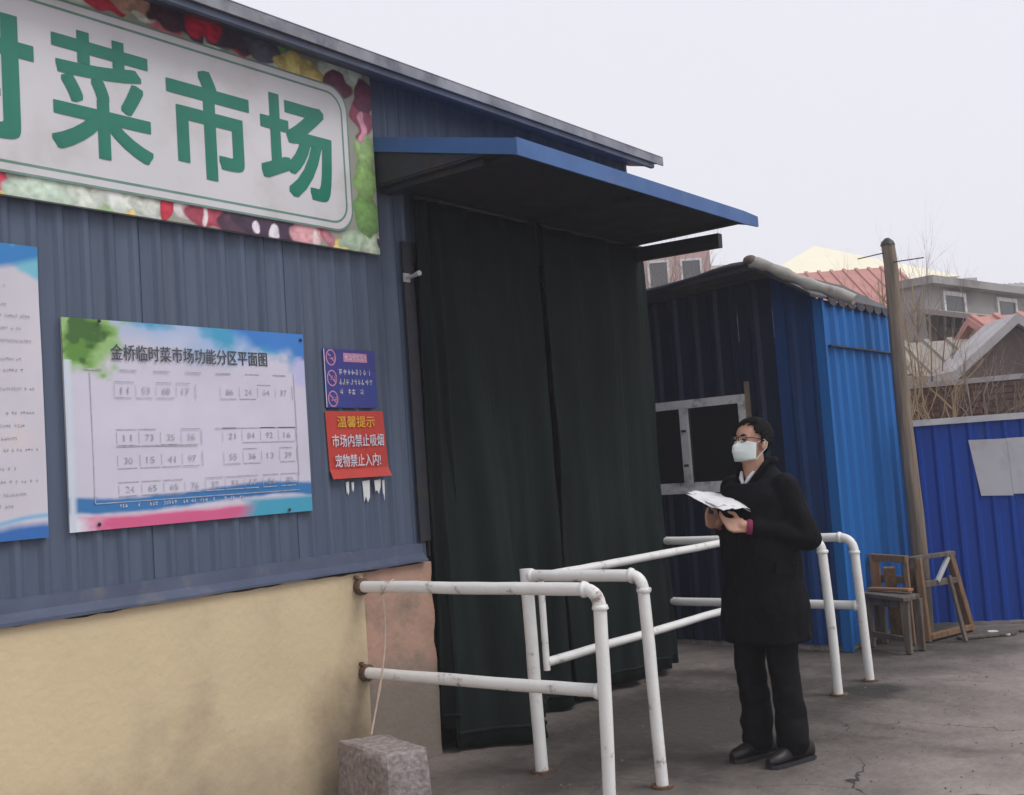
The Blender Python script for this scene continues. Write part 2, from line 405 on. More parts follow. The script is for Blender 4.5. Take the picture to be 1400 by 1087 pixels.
TEXTS = {}
def text_mesh(s):
    """glyph outlines as a mesh in x,y with the lower left corner at 0,0; returns verts, faces, width, height"""
    if s in TEXTS: return TEXTS[s]
    cu = bpy.data.curves.new('t', 'FONT')
    cu.body = s; cu.size = 1.0; cu.extrude = 0.0; cu.resolution_u = 4
    o = bpy.data.objects.new('t', cu); col.objects.link(o)
    dg = bpy.context.evaluated_depsgraph_get()
    me = bpy.data.meshes.new_from_object(o.evaluated_get(dg))
    vs = [v.co.copy() for v in me.vertices]; fs = [tuple(p.vertices) for p in me.polygons]
    bpy.data.objects.remove(o); bpy.data.curves.remove(cu); bpy.data.meshes.remove(me)
    x0 = min(v.x for v in vs); x1 = max(v.x for v in vs); y0 = min(v.y for v in vs); y1 = max(v.y for v in vs)
    TEXTS[s] = ([(v.x - x0, v.y - y0) for v in vs], fs, x1 - x0, y1 - y0)
    return TEXTS[s]
for t_ in ['金', '桥', '临', '时', '菜', '市', '场', '金桥临时菜市场功能分区平面图', '温馨提示', '市场内禁止吸烟', '宠物禁止入内!'] + [str(k) for k in range(11, 99)]:
    text_mesh(t_)                                # made while the scene is still small

def wall_text(mb, s, y0, y1, z0, z1, X, bold=0.0, shear=None):
    """text filling the rectangle y0..y1 x z0..z1 on the plane X, facing +X"""
    vs, fs, w, h = text_mesh(s)
    sy, sz = (y1 - y0) / (w + 2 * bold), (z1 - z0) / (h + 2 * bold)
    offs = [(0, 0)]
    if bold:
        offs += [(bold * i / 2, bold * .8 * j / 2) for i in range(-2, 3) for j in range(-2, 3) if max(abs(i), abs(j)) == 2]
    for q, (dx, dy) in enumerate(offs):          # weight: the outline laid over itself in hair-thin layers
        mb.add([(X + q * .00012, y0 + (vx + bold + dx) * sy, z0 + (vy + bold + dy) * sz) for vx, vy in vs], fs)

def smudges(mb, y0, y1, z, h, X, rng, density=1.0):
    """illegible print: clusters of short strokes along a line"""
    y = y0
    while y < y1:
        gw = h * rng.uniform(.7, 1.0)
        if rng.random() < density:
            for k in range(rng.randint(2, 3)):
                zz = z + rng.uniform(0, h * .85)
                mb.add([(X, y + rng.uniform(0, gw * .2), zz), (X, y + gw * rng.uniform(.7, .95), zz), (X, y + gw * .8, zz + h * .14), (X, y + gw * .05, zz + h * .14)], [(0, 1, 2, 3)])
            xx = y + gw * rng.uniform(.2, .7)
            mb.add([(X, xx, z), (X, xx + h * .13, z), (X, xx + h * .13, z + h), (X, xx, z + h)], [(0, 1, 2, 3)])
        y += gw * 1.12

def quadX(mb, X, y0, y1, z0, z1):
    mb.add([(X, y0, z0), (X, y1, z0), (X, y1, z1), (X, y0, z1)], [(0, 1, 2, 3)])

class Noise2:
    def __init__(s, seed, n=64):
        s.g = np.random.RandomState(seed).rand(n, n); s.n = n
    def __call__(s, x, y):
        n = s.n
        xi = np.floor(x).astype(int); yi = np.floor(y).astype(int)
        fx = x - xi; fy = y - yi
        fx = fx * fx * (3 - 2 * fx); fy = fy * fy * (3 - 2 * fy)
        g = lambda a, b: s.g[a % n, b % n]
        return (g(xi, yi) * (1 - fx) + g(xi + 1, yi) * fx) * (1 - fy) + (g(xi, yi + 1) * (1 - fx) + g(xi + 1, yi + 1) * fx) * fy
    def fbm(s, x, y, o=4):
        t = 0; a = .5
        for k in range(o):
            t = t + a * s(x * 2 ** k + 7 * k, y * 2 ** k + 3 * k); a *= .5
        return t / (1 - .5 ** o)

def print_panel(name, y0, y1, z0, z1, X, thick, nx, ny, func, parent, warp=0.0, seed=1):
    """thin board or sheet on a wall facing +X, printed front as colour attribute 'print'"""
    Y, Z = np.meshgrid(np.linspace(y0, y1, nx), np.linspace(z0, z1, ny))
    rgb = func(Y, Z)
    nz = Noise2(seed)
    dx = (nz((Y - y0) * 3 + 2, (Z - z0) * 3 + 5) - .5) * 2 * warp
    base = wloc(parent)
    vs = np.stack([X + thick + dx, Y, Z], -1).reshape(-1, 3) - np.array(base)
    idx = np.arange(nx * ny).reshape(ny, nx)
    fs = np.stack([idx[:-1, :-1], idx[:-1, 1:], idx[1:, 1:], idx[1:, :-1]], -1).reshape(-1, 4).tolist()
    rim = list(idx[0, :]) + list(idx[1:, -1]) + list(idx[-1, -2::-1]) + list(idx[-2:0:-1, 0])
    b0 = len(vs)
    back = vs[rim].copy(); back[:, 0] -= thick * .9
    vs = np.concatenate([vs, back])
    n = len(rim)
    fs += [(int(rim[k]), b0 + k, b0 + (k + 1) % n, int(rim[(k + 1) % n])) for k in range(n)]
    fs.append(tuple(range(b0 + n - 1, b0 - 1, -1)))
    me = bpy.data.meshes.new(name)
    me.from_pydata(vs.tolist(), [], fs)
    ca = me.color_attributes.new('print', 'FLOAT_COLOR', 'POINT')
    c = np.concatenate([rgb.reshape(-1, 3), np.full((n, 3), .55)]); c = np.concatenate([c, np.ones((len(c), 1))], 1)
    ca.data.foreach_set('color', c.astype(np.float32).ravel())
    return link(name, me, M['print'], parent)

def ribbed(mb, p0, u, nrm, w, h, pitch=0.12, depth=0.0135, z_top=None):
    """trapezoid-ribbed sheet: starts at p0, width w along u, height h, ribs pushed along nrm"""
    p0, u, nrm = Vector(p0), Vector(u), Vector(nrm)
    prof, x = [], 0.0
    while x < w - 1e-6:
        for fx, d in ((0, 0), (.50, 0), (.66, 1), (.84, 1)):
            xx = x + fx * pitch
            if xx <= w + 1e-6: prof.append((xx, d * depth))
        x += pitch
    prof.append((w, 0))
    vs = []
    for xx, d in prof:
        b = p0 + u * xx + nrm * d
        hh = h if z_top is None else z_top(xx) - p0.z
        vs += [b, b + Vector((0, 0, hh))]
    k = len(prof)
    t = nrm * -0.004
    vs2 = [v + t for v in vs]
    fs = [(2 * i, 2 * i + 2, 2 * i + 3, 2 * i + 1) for i in range(k - 1)]
    o = 2 * k
    fs2 = [(o + 2 * i + 1, o + 2 * i + 3, o + 2 * i + 2, o + 2 * i) for i in range(k - 1)]
    e = [(0, 1, o + 1, o), (2 * k - 2, o + 2 * k - 2, o + 2 * k - 1, 2 * k - 1)]
    for i in range(k - 1):
        e.append((2 * i + 1, 2 * i + 3, o + 2 * i + 3, o + 2 * i + 1))
        e.append((2 * i, o + 2 * i, o + 2 * i + 2, 2 * i + 2))
    return mb.add(vs + vs2, fs + fs2 + e)

# ================================================================== THE SETTING
# ground: one sheet to the horizon, finer and slightly uneven near the place
gm = MB()
def gz(x, y):
    r = math.hypot(x - 2, y - 5)
    return (mnoise.noise((x * .5, y * .5, 0)) * .010 + mnoise.noise((x * 2.1, y * 2.1, 3)) * .004) * max(0, 1 - r / 14)
gx = [-900, -300, -100, -40, -20] + [-12 + .35 * i for i in range(69)] + [20, 40, 100, 300, 900]
gy = [-900, -300, -100, -40, -12] + [-6 + .35 * i for i in range(63)] + [24, 50, 110, 300, 900]
gv = [(x, y, gz(x, y) - .006) for y in gy for x in gx]
nxg = len(gx)
gm.add(gv, [(j * nxg + i, j * nxg + i + 1, (j + 1) * nxg + i + 1, (j + 1) * nxg + i) for j in range(len(gy) - 1) for i in range(nxg - 1)], True)
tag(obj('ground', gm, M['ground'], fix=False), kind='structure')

# ================================================================== MARKET BUILDING
YD0, YE, YS = 4.66, 7.20, -3.0            # doorway start, end of the building, start of the wall
bld = empty('market_building', (0, 2, 0), 'slate blue ribbed metal market hall over a yellow plastered base wall', 'building')
BO = wloc(bld)
# lower plastered wall with an uneven, broken upper edge
rg = random.Random(3)
dm = MB()
ys = [YS + i * .06 for i in range(int((4.11 - YS) / .06) + 1)] + [4.11]
top = [1.075 + .004 * math.sin(y * 9) + rg.uniform(-.006, .004) for y in ys]
zs = [-.05, .12, .3, .5, .7, .9]
vs, fs = [], []
for i, y in enumerate(ys):
    for j, z in enumerate(zs + [top[i]]):
        vs.append((.040 + mnoise.noise((y * 1.7, z * 2.3, 1)) * .006 + (.004 if j < 2 else 0), y, z))
    vs.append((-.2, y, top[i])); vs.append((-.2, y, -.05))
k = len(zs) + 3
for i in range(len(ys) - 1):
    for j in range(k):
        fs.append((i * k + j, (i + 1) * k + j, (i + 1) * k + (j + 1) % k, i * k + (j + 1) % k))
fs += [tuple(range(k)), tuple(range((len(ys) - 1) * k + k - 1, (len(ys) - 1) * k - 1, -1))]
dm.add(vs, fs)
obj('base_wall', dm, M['plaster'], bld)
# end pier of bare render by the doorway
pm = MB()
ys = [4.114 + i * .03 for i in range(19)]
zs = [-.05 + i * .056 for i in range(21)]
vs, fs = [], []
for i, y in enumerate(ys):
    for j, z in enumerate(zs):
        e = 0
        if i == len(ys) - 1: e = mnoise.noise((3, z * 7, 0)) * .02
        vs.append((.030 + mnoise.noise((y * 6, z * 6, 4)) * .006, y + e, z + (mnoise.noise((y * 9, 0, 8)) * .012 if j == 20 else 0)))
n = len(zs)
for i in range(len(ys) - 1):
    for j in range(n - 1):
        fs.append((i * n + j, (i + 1) * n + j, (i + 1) * n + j + 1, i * n + j + 1))
o0 = len(vs)
rim = [i * n for i in range(len(ys))] + [(len(ys) - 1) * n + j for j in range(1, n)] + [i * n + n - 1 for i in range(len(ys) - 2, -1, -1)] + [j for j in range(n - 2, 0, -1)]
vs += [(-.24, vs[r][1], vs[r][2]) for r in rim]
q = len(rim)
fs += [(rim[t], rim[(t + 1) % q], o0 + (t + 1) % q, o0 + t) for t in range(q)] + [tuple(range(o0, o0 + q))]
pm.add(vs, fs)
obj('door_pier', pm, M['render'], bld)['label'] = 'bare terracotta render on the wall end by the doorway'
# ribbed sheets above the base wall
y = YS
shm = None
while y < YD0 - .02:
    w = min(.84, YD0 - y)
    mb = MB(); ribbed(mb, (0.0, y, 1.10), (0, 1, 0), (1, 0, 0), w - .003, 2.74)
    if abs(w - .84) < 1e-6 and shm is not None:
        link('cladding_sheet', shm, M['slate'], bld, Vector((0, y, 1.10)) - BO)
    else:
        me = mb.mesh('cladding_sheet', (0, y, 1.10)); o = link('cladding_sheet', me, M['slate'], bld, Vector((0, y, 1.10)) - BO)
        if abs(w - .84) < 1e-6: shm = me
    y += .84
y = YD0
while y < YE - .02:                       # sheets over the doorway
    w = min(.84, YE - y)
    mb = MB(); ribbed(mb, (0.0, y, 2.92), (0, 1, 0), (1, 0, 0), w - .003, .92)
    obj('cladding_sheet', mb, M['slate'], bld); y += .84
# flashing along the foot of the sheets
mb = MB()
yy = [YS + i * .3 for i in range(26)] + [4.60]
prof = [(0.001, 1.185), (.024, 1.180), (.030, 1.125), (.066, 1.092), (.066, 1.082), (.020, 1.088), (.001, 1.10)]
rings = [[(px, y_, pz + rg.uniform(-.004, .004)) for px, pz in prof] for y_ in yy]
mb.loft(rings, True, False)
obj('base_flashing', mb, M['slate_trim'], bld)
# corner trim at the doorway, jambs, lintel
obj('corner_trim', MB().box((.0195, YD0 - .075, 1.19), (.030, YD0 + .012, 2.915)).box((-.12, YD0 + .0, 1.10), (.0195, YD0 + .012, 2.915)), M['dark_steel'], bld)
obj('lintel', MB().box((-.10, YD0 + .02, 2.80), (.035, YE - .02, 2.915)), M['dark_steel'], bld)
obj('door_jamb', MB().box((-.10, YE - .06, 0), (-.001, YE, 2.795)), M['dark_steel'], bld)
obj('door_jamb', MB().box((-.16, YD0 + .013, 0), (-.03, YD0 + .06, 2.795)), M['dark_steel'], bld)
# other walls, roof
obj('end_wall', MB().box((-6, YE - .08, 0), (-.102, YE - .01, 3.84)), M['slate'], bld)
obj('rear_wall', MB().box((-6.1, YS, 0), (-6.0, YE, 3.84)), M['slate'], bld)
obj('near_wall', MB().box((-6, YS - .1, 0), (-.005, YS - .002, 3.84)), M['slate'], bld)
rf = MB()
rf.prism([(.27, YS - .3, 3.797), (.27, YS - .3, 3.832), (-3.0, YS - .3, 4.535), (-6.4, YS - .3, 3.83), (-6.4, YS - .3, 3.795), (-3.0, YS - .3, 4.49)], (0, YE + .06 - YS + .3, 0))
rf_o = obj('roof', rf, M['roof_blue'], bld)
obj('roof_edge', MB().box((.2705, YS - .3, 3.785), (.282, YE + .07, 3.8435)).box((.20, YS - .3, 3.8465), (.2825, YE + .07, 3.851)), M['roof_edge'], rf_o)
obj('eave_board', MB().prism([(.262, YS - .29, 3.793), (.262, YS - .29, 3.752), (.235, YS - .29, 3.752), (.235, YS - .29, 3.793)], (0, YE - YS + .25, 0)), M['slate_trim'], rf_o)
obj('soffit', MB().prism([(.232, YS - .28, 3.790), (.232, YS - .28, 3.780), (.0, YS - .28, 3.838), (.0, YS - .28, 3.848)], (0, YE - YS + .3, 0)), M['slate_trim'], rf_o)
# awning over the doorway
aw = MB()
A0, A1 = 4.39, 7.15
aw.prism([(.022, A0, 3.478), (1.04, A0, 3.222), (1.04, A0, 3.210), (.022, A0, 3.466)], (0, A1 - A0, 0))
awn = obj('awning', aw, M['awning_blue'], bld)
awn['label'] = 'bright blue sheet metal awning sloping out over the curtained doorway'
obj('fascia', MB().box((1.0405, A0 - .012, 3.140), (1.055, A1 - .2, 3.232))
    .prism([(1.0405, A1 - .199, 3.140), (1.0405, A1 - .199, 3.232), (1.0405, A1 + .02, 3.222), (1.0405, A1 + .02, 3.150)], (.0145, 0, 0)), M['awning_blue'], awn)
obj('fascia', MB().prism([(.03, A0 - .012, 3.485), (1.040, A0 - .012, 3.230), (1.040, A0 - .012, 3.145), (.03, A0 - .012, 3.400)], (0, .011, 0)), M['awning_blue'], awn)
obj('fascia', MB().prism([(.03, A1 + .001, 3.480), (1.040, A1 + .001, 3.225), (1.040, A1 + .001, 3.16), (.03, A1 + .001, 3.410)], (0, .011, 0)), M['awning_blue'], awn)
for yb in (A0 + .10, (A0 + A1) / 2, A1 - .14):
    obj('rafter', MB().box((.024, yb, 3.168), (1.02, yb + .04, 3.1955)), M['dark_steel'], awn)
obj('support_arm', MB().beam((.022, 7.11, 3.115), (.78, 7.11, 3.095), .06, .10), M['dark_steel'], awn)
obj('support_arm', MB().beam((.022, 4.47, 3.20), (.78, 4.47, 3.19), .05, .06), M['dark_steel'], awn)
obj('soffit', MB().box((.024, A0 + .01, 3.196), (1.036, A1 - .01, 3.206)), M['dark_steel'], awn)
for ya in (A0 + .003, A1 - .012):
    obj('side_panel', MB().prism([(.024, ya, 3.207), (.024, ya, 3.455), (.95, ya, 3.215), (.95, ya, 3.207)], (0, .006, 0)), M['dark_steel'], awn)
# wall stub and bits

# ================================================================== DOOR CURTAINS
def curtain(name, label, y0, y1, ztop, zbot, xf, folds, seed, edge=None):
    nu, nv = 84, 40
    vs = []
    for j in range(nv):
        t = j / (nv - 1)
        z = ztop + (zbot - ztop) * t
        for i in range(nu):
            s = i / (nu - 1)
            yy = y0 + (y1 - y0) * s
            amp = .016 + .030 * t
            x = xf(s, t) + amp * math.sin(s * folds * math.tau + seed + .8 * math.sin(s * 5 + t * 1.2)) + mnoise.noise((s * 4, t * 3, seed)) * .035 + mnoise.noise((s * 15, t * 6, seed)) * .012 + .010 * math.sin(s * folds * 2.7 * math.tau + t * 2) * t
            if edge: yy += edge(s, t)
            vs.append((x, yy, z + mnoise.noise((s * 3, 0, seed + 9)) * .02 * t))
    front = len(vs)
    vs += [(x - .02, y_, z) for x, y_, z in vs]
    idx = lambda i, j, b=0: b + j * nu + i
    fs = []
    for j in range(nv - 1):
        for i in range(nu - 1):
            fs.append((idx(i, j), idx(i + 1, j), idx(i + 1, j + 1), idx(i, j + 1)))
            fs.append((idx(i, j + 1, front), idx(i + 1, j + 1, front), idx(i + 1, j, front), idx(i, j, front)))
    for i in range(nu - 1):
        fs.append((idx(i, 0), idx(i, 0, front), idx(i + 1, 0, front), idx(i + 1, 0)))
        fs.append((idx(i, nv - 1), idx(i + 1, nv - 1), idx(i + 1, nv - 1, front), idx(i, nv - 1, front)))
    for j in range(nv - 1):
        fs.append((idx(0, j), idx(0, j + 1), idx(0, j + 1, front), idx(0, j, front)))
        fs.append((idx(nu - 1, j), idx(nu - 1, j, front), idx(nu - 1, j + 1, front), idx(nu - 1, j + 1)))
    mb = MB(); mb.add(vs, fs, True)
    e = empty(name, ((xf(.5, 1)), (y0 + y1) / 2, 0), label, 'curtain', 'curtains across the market doorway')
    obj('cloth', mb, M['curtain'], e)
    obj('hem_strip', MB().tube([(vs[(nv - 2) * nu + i][0] + .006, vs[(nv - 2) * nu + i][1], vs[(nv - 2) * nu + i][2]) for i in range(0, nu, 3)], .012, 6), M['curtain'], e)
    obj('curtain_rod', MB().tube([(xf(0, 0) + .0, y0, ztop + .012), (xf(1, 0), y1, ztop + .012)], .014, 8), M['dark_steel'], e)
    return e
def bulge(s, t):
    return .06 + .34 * max(0, math.sin(min(1, s / .62) * math.pi)) ** 1.2 * t ** 1.5
curtain('door_curtain', 'dark green door curtain bulging out at its foot beside the terracotta wall end', 4.70, 5.83, 3.175, .02, bulge, 3.2, 1.0,
        lambda s, t: .04 * t * s)
curtain('door_curtain', 'flat dark green door curtain hanging on the doorway side towards the blue shed', 5.90, 7.26, 3.17, .04, lambda s, t: .07 + .02 * t, 3.6, 2.3,
        lambda s, t: -.02 * t * (1 - s))
# a narrow folded strip tied back at the pier
curtain('door_curtain', 'narrow bunched strip of dark cloth hanging against the doorway corner trim', 4.675, 4.86, 3.165, .12, lambda s, t: .075 + .01 * s, 2.0, 4.2)

# ================================================================== SIGN
sign = empty('shop_sign', (.05, 2.0, 2.81), 'long white signboard with green characters and a printed vegetable border', 'sign')
nA, nB = Noise2(5), Noise2(11)
ell = []   # (y, z, ry, rz, colour) of printed vegetables, from the photograph
def E_(y, z, ry, rz, c): ell.append((y, z, ry, rz, np.array(lin(*c))))
rs = random.Random(21)
cols = [(196, 60, 80), (214, 226, 208), (120, 165, 105), (226, 220, 215), (92, 60, 80), (222, 196, 120), (160, 190, 140), (205, 120, 130), (200, 210, 195)]
for i in range(150):
    E_(rs.uniform(-.9, 4.38), rs.choice([rs.uniform(2.80, 2.91), rs.uniform(3.72, 3.86)]), rs.uniform(.04, .12), rs.uniform(.03, .07), rs.choice(cols))
for a in [(2.22, 2.87, .06, .05, (205, 60, 90)), (2.40, 2.85, .17, .075, (190, 208, 190)), (2.60, 2.85, .09, .06, (205, 215, 200)), (2.74, 2.86, .12, .06, (212, 220, 208)),
          (2.88, 2.85, .09, .05, (200, 205, 195)), (3.00, 2.86, .045, .07, (190, 50, 70)), (3.09, 2.86, .05, .05, (214, 205, 205)), (3.24, 2.86, .15, .07, (170, 70, 90)), (3.20, 2.85, .02, .05, (230, 215, 215)),
          (3.40, 2.85, .13, .08, (88, 60, 78)), (3.58, 2.86, .22, .085, (70, 52, 72)), (3.50, 2.845, .028, .022, (235, 225, 235)), (3.62, 2.835, .035, .026, (232, 222, 235)),
          (3.84, 2.86, .13, .07, (214, 160, 165)), (3.90, 2.84, .03, .06, (235, 205, 205)), (4.00, 2.85, .05, .06, (180, 120, 130)), (4.18, 2.86, .11, .07, (170, 190, 165)), (4.30, 2.87, .07, .09, (190, 205, 180)),
          (4.28, 3.02, .09, .14, (120, 160, 95)), (4.29, 3.22, .09, .14, (135, 170, 105)), (4.30, 3.38, .08, .12, (150, 180, 120)), (4.29, 3.58, .08, .13, (150, 70, 95)), (4.31, 3.70, .09, .10, (105, 55, 75)), (4.30, 3.52, .03, .09, (215, 150, 170)),
          (2.85, 3.82, .14, .08, (214, 170, 150)), (3.08, 3.80, .15, .09, (88, 62, 76)), (3.40, 3.80, .3, .09, (80, 70, 88)), (3.25, 3.80, .105, .075, (212, 55, 85)), (3.62, 3.78, .12, .08, (98, 100, 118)), (3.83, 3.73, .14, .09, (222, 205, 130)), (3.95, 3.72, .09, .07, (206, 190, 120)), (4.12, 3.72, .10, .09, (108, 62, 78))]:
    E_(*a)
def veg(Y, Z):
    rgb = np.ones(Y.shape + (3,)) * np.array(lin(150, 150, 140))
    wy = Y + (nA(Y * 16, Z * 16) - .5) * .05; wz = Z + (nB(Y * 16, Z * 16) - .5) * .05
    ya, za = Y[0], Z[:, 0]
    for (ey, ez, ry, rz, c) in ell:
        i0, i1 = np.searchsorted(ya, [ey - ry - .04, ey + ry + .04]); j0, j1 = np.searchsorted(za, [ez - rz - .04, ez + rz + .04])
        if i1 <= i0 or j1 <= j0: continue
        q = (slice(j0, j1), slice(i0, i1))
        a_, b_ = (wy[q] - ey) / ry, (wz[q] - ez) / rz
        d = a_ ** 2 + b_ ** 2
        m = np.clip((1.05 - d) * 5, 0, 1)[..., None]
        vein = ((.62 + .75 * nA.fbm(Y[q] * 34 + ey * 9, Z[q] * 44 + ez * 7, 4)) * (1.12 - .42 * np.clip(d, 0, 1)) + .22 * np.clip(1 - 9 * ((a_ + .35) ** 2 + (b_ - .4) ** 2), 0, 1))[..., None]
        rgb[q] = rgb[q] * (1 - m) + c * vein * m
    return np.clip(rgb * 1.12, 0, .9)
print_panel('printed_backing', -.85, 4.375, 2.805, 3.834, .030, .026, 1100, 220, veg, sign, seed=3)
def rrect(X, y0, y1, z0, z1, r, n=8):
    pts = []
    for cy, cz, a0 in ((y1 - r, z0 + r, -90), (y1 - r, z1 - r, 0), (y0 + r, z1 - r, 90), (y0 + r, z0 + r, 180)):
        for k in range(n + 1):
            a = R_(a0 + 90 * k / n); pts.append((X, cy + r * math.cos(a), cz + r * math.sin(a)))
    return pts
obj('white_panel', MB().prism(rrect(.0568, -.70, 4.175, 2.895, 3.700, .13), (.010, 0, 0)), M['sign_white'], sign)
ring_o = rrect(.0672, -.665, 4.135, 2.935, 3.660, .11); ring_i = rrect(.0672, -.653, 4.123, 2.947, 3.648, .10)
mb = MB(); n = len(ring_o)
mb.add(ring_o + ring_i, [(k, (k + 1) % n, n + (k + 1) % n, n + k) for k in range(n)])
obj('border_line', mb, M['sign_rim'], sign, fix=False)
ring_o = rrect(.0672, -.70, 4.175, 2.895, 3.700, .13); ring_i = rrect(.0672, -.690, 4.165, 2.905, 3.690, .125)
mb = MB(); mb.add(ring_o + ring_i, [(k, (k + 1) % n, n + (k + 1) % n, n + k) for k in range(n)])
obj('border_line', mb, M['sign_rim'], sign, fix=False)
for ch, y0, y1, z0, z1 in (('金', -.05, .48, 3.03, 3.57), ('桥', .52, 1.04, 3.03, 3.57), ('临', 1.10, 1.60, 3.03, 3.57), ('时', 1.86, 2.372, 3.03, 3.565),
                           ('菜', 2.440, 2.930, 3.028, 3.585), ('市', 3.015, 3.492, 3.030, 3.570), ('场', 3.555, 4.040, 3.032, 3.560)):
    mb = MB(); wall_text(mb, ch, y0, y1, z0, z1, .0685, bold={'菜': .019, '桥': .019}.get(ch, .028))
    obj('character', mb, M['sign_green'], sign, fix=False)

# ================================================================== POSTERS AND NOTICES
XW = .019
n1, n2 = Noise2(31), Noise2(32)
def plan_print(Y, Z):
    u = (Y - 2.47) / 1.325; v = (Z - 1.42) / .905
    base = np.array(lin(212, 208, 224)); rgb = np.ones(Y.shape + (3,)) * base
    rgb *= (1 - .10 * n1.fbm(u * 5, v * 4, 3))[..., None]
    def lay(mask, c):
        nonlocal rgb
        m = np.clip(mask, 0, 1)[..., None]; rgb = rgb * (1 - m) + np.array(lin(*c)) * m
    w = n1.fbm(u * 7, v * 7, 4); w2 = n2.fbm(u * 11, v * 11, 4)
    lay((v - .80 + (w - .5) * .25) * 7 * (.35 + .65 * u), (150, 185, 225))
    lay((v - .86 + (w2 - .5) * .30 + (u - .72) * .35) * 9, (70, 160, 200))
    lay(((u - .82) * 3 + (v - .86) * 4 + (w - .5) * 1.4) * 2, (62, 128, 205))
    lay((.55 - np.hypot((u - .98) / .10, (v - .80) / .16) + (w2 - .5)) * 3, (190, 190, 230))
    tr = 1 - np.hypot((u - .075) / .15, (v - .93) / .22) + (w2 - .5) * 1.1
    lay(tr * 4, (150, 190, 120)); lay((tr - .22 + (w - .5) * .6) * 4, (96, 142, 62)); lay((tr - .45 + (n2.fbm(u * 30, v * 30, 2) - .5)) * 4, (66, 108, 50))
    lay((.045 - np.abs(v - .125 + .02 * np.sin(u * 6) + (w2 - .5) * .03)) * 60, (58, 120, 178))
    band = (.075 - v + (w2 - .5) * .02) * 40
    lay(band, (224, 224, 236))
    lay(np.minimum(band, (.38 - np.abs(u - .40) + (w - .5) * .3) * 9), (214, 96, 140))
    lay(np.minimum((.10 - v) * 40, (u - .66 + (w - .5) * .2) * 9), (70, 160, 190))
    lay((.02 - np.abs(u - .012)) * 60 * (v < .8), (205, 216, 228))
    return rgb
pl = empty('floor_plan_poster', (.04, 3.13, 1.42), 'landscape floor plan poster with a green tree corner and boxed stall rows', 'poster')
print_panel('printed_sheet', 2.470, 3.795, 1.420, 2.325, XW, .010, 280, 190, plan_print, pl, warp=.003, seed=4)
XP = XW + .0145
mb = MB(); wall_text(mb, '金桥临时菜市场功能分区平面图', 2.69, 3.55, 2.150, 2.222, XP, bold=.006)
obj('title_lettering', mb, M['ink'], pl, fix=False)
gl, cm = MB(), MB()
rg = random.Random(9)
def hline(y0, y1, z, th=.0035): quadX(gl, XP, y0, y1, z, z + th)
def vline(y, z0, z1, th=.0035): quadX(gl, XP, y, y + th, z0, z1)
vline(2.585, 1.53, 2.10); vline(3.715, 1.60, 2.12); hline(2.585, 3.715, 1.53)
y = 2.56
while y < 3.70:
    hline(y, y + .085, 2.105, .005); y += .17
def row(y0, y1, z0, z1, nc, skip=()):
    wcell = (y1 - y0) / nc
    for i in range(nc):
        if i in skip: continue
        a = y0 + i * wcell
        vline(a, z0 + .01, z1 - .01, .002)
        if rg.random() < .8: hline(a, a + wcell * rg.uniform(.7, 1), z0)
        if rg.random() < .5: hline(a, a + wcell * rg.uniform(.7, 1), z1)
        wall_text(cm, str(rg.randint(11, 98)), a + wcell * .30, a + wcell * .68, (z0 + z1) / 2 - .014, (z0 + z1) / 2 + .014, XP)
    vline(y1, z0, z1, .003)
row(2.70, 3.12, 1.985, 2.055, 4); row(3.26, 3.70, 1.985, 2.055, 4)
row(2.70, 3.14, 1.775, 1.845, 4); row(3.26, 3.71, 1.775, 1.845, 4)
row(2.70, 3.14, 1.675, 1.745, 4); row(3.26, 3.71, 1.675, 1.745, 4)
row(2.70, 3.71, 1.555, 1.615, 9)
hline(2.70, 3.12, 1.77, .006); hline(3.22, 3.71, 1.845)
tag(obj('plan_lines', gl, M['ink_faint'], pl, fix=False), kind='stuff'); tag(obj('stall_marks', cm, M['ink_faint'], pl, fix=False), kind='stuff')
mb = MB(); smudges(mb, 2.70, 3.40, 1.508, .016, XP, rg, .6); tag(obj('footer_marks', mb, M['ink_white'], pl, fix=False), kind='stuff')
for (yy, zz) in ((2.60, 1.445), (3.64, 1.435), (3.775, 2.295), (2.64, 2.318)):
    obj('pin', MB().ellipsoid((XP + .003, yy, zz), (.004, .009, .009), 8, 5), M['dark_steel'], pl)

def notice_print(Y, Z):
    u = (Y - 1.42) / .955; v = (Z - 1.41) / 1.20
    rgb = np.ones(Y.shape + (3,)) * np.array(lin(206, 202, 212)); w = n2.fbm(u * 6, v * 6, 4); w2 = n1.fbm(u * 9, v * 9, 4)
    def lay(mask, c):
        nonlocal rgb
        m = np.clip(mask, 0, 1)[..., None]; rgb = rgb * (1 - m) + np.array(lin(*c)) * m
    lay((v - .90 + .05 * np.sin(u * 7) + (w - .5) * .08) * 40, (120, 190, 210)); lay((v - .93 + .03 * np.sin(u * 9 + 1)) * 40, (55, 130, 195)); lay((w2 - .62 + (v - .95) * 3) * 8 * (v > .9), (70, 175, 200))
    lay((.05 - v + .02 * np.sin(u * 8) + (w - .5) * .04) * 40, (52, 108, 180)); lay((.012 - np.abs(v - .055 - .02 * np.sin(u * 8))) * 90, (120, 180, 220))
    lay((w2 - .58) * 2.2 * (v > .1) * (v < .88), (214, 200, 200))
    return rgb
nt_ = empty('rules_notice', (.04, 1.9, 1.41), 'tall white notice with wavy blue top and bottom bands of fine print', 'poster')
print_panel('printed_sheet', 1.42, 2.375, 1.410, 2.610, XW, .010, 130, 170, notice_print, nt_, warp=.004, seed=6)
mb, mb2 = MB(), MB()
z = 2.43
rg = random.Random(4)
while z > 1.50:
    if rg.random() < .85: smudges(mb, 1.50, rg.uniform(2.22, 2.34), z, .012, XP, rg, .8)
    z -= rg.choice([.045, .052, .075])
tag(obj('print_lines', mb, M['ink_pale'], nt_, fix=False), kind='stuff')

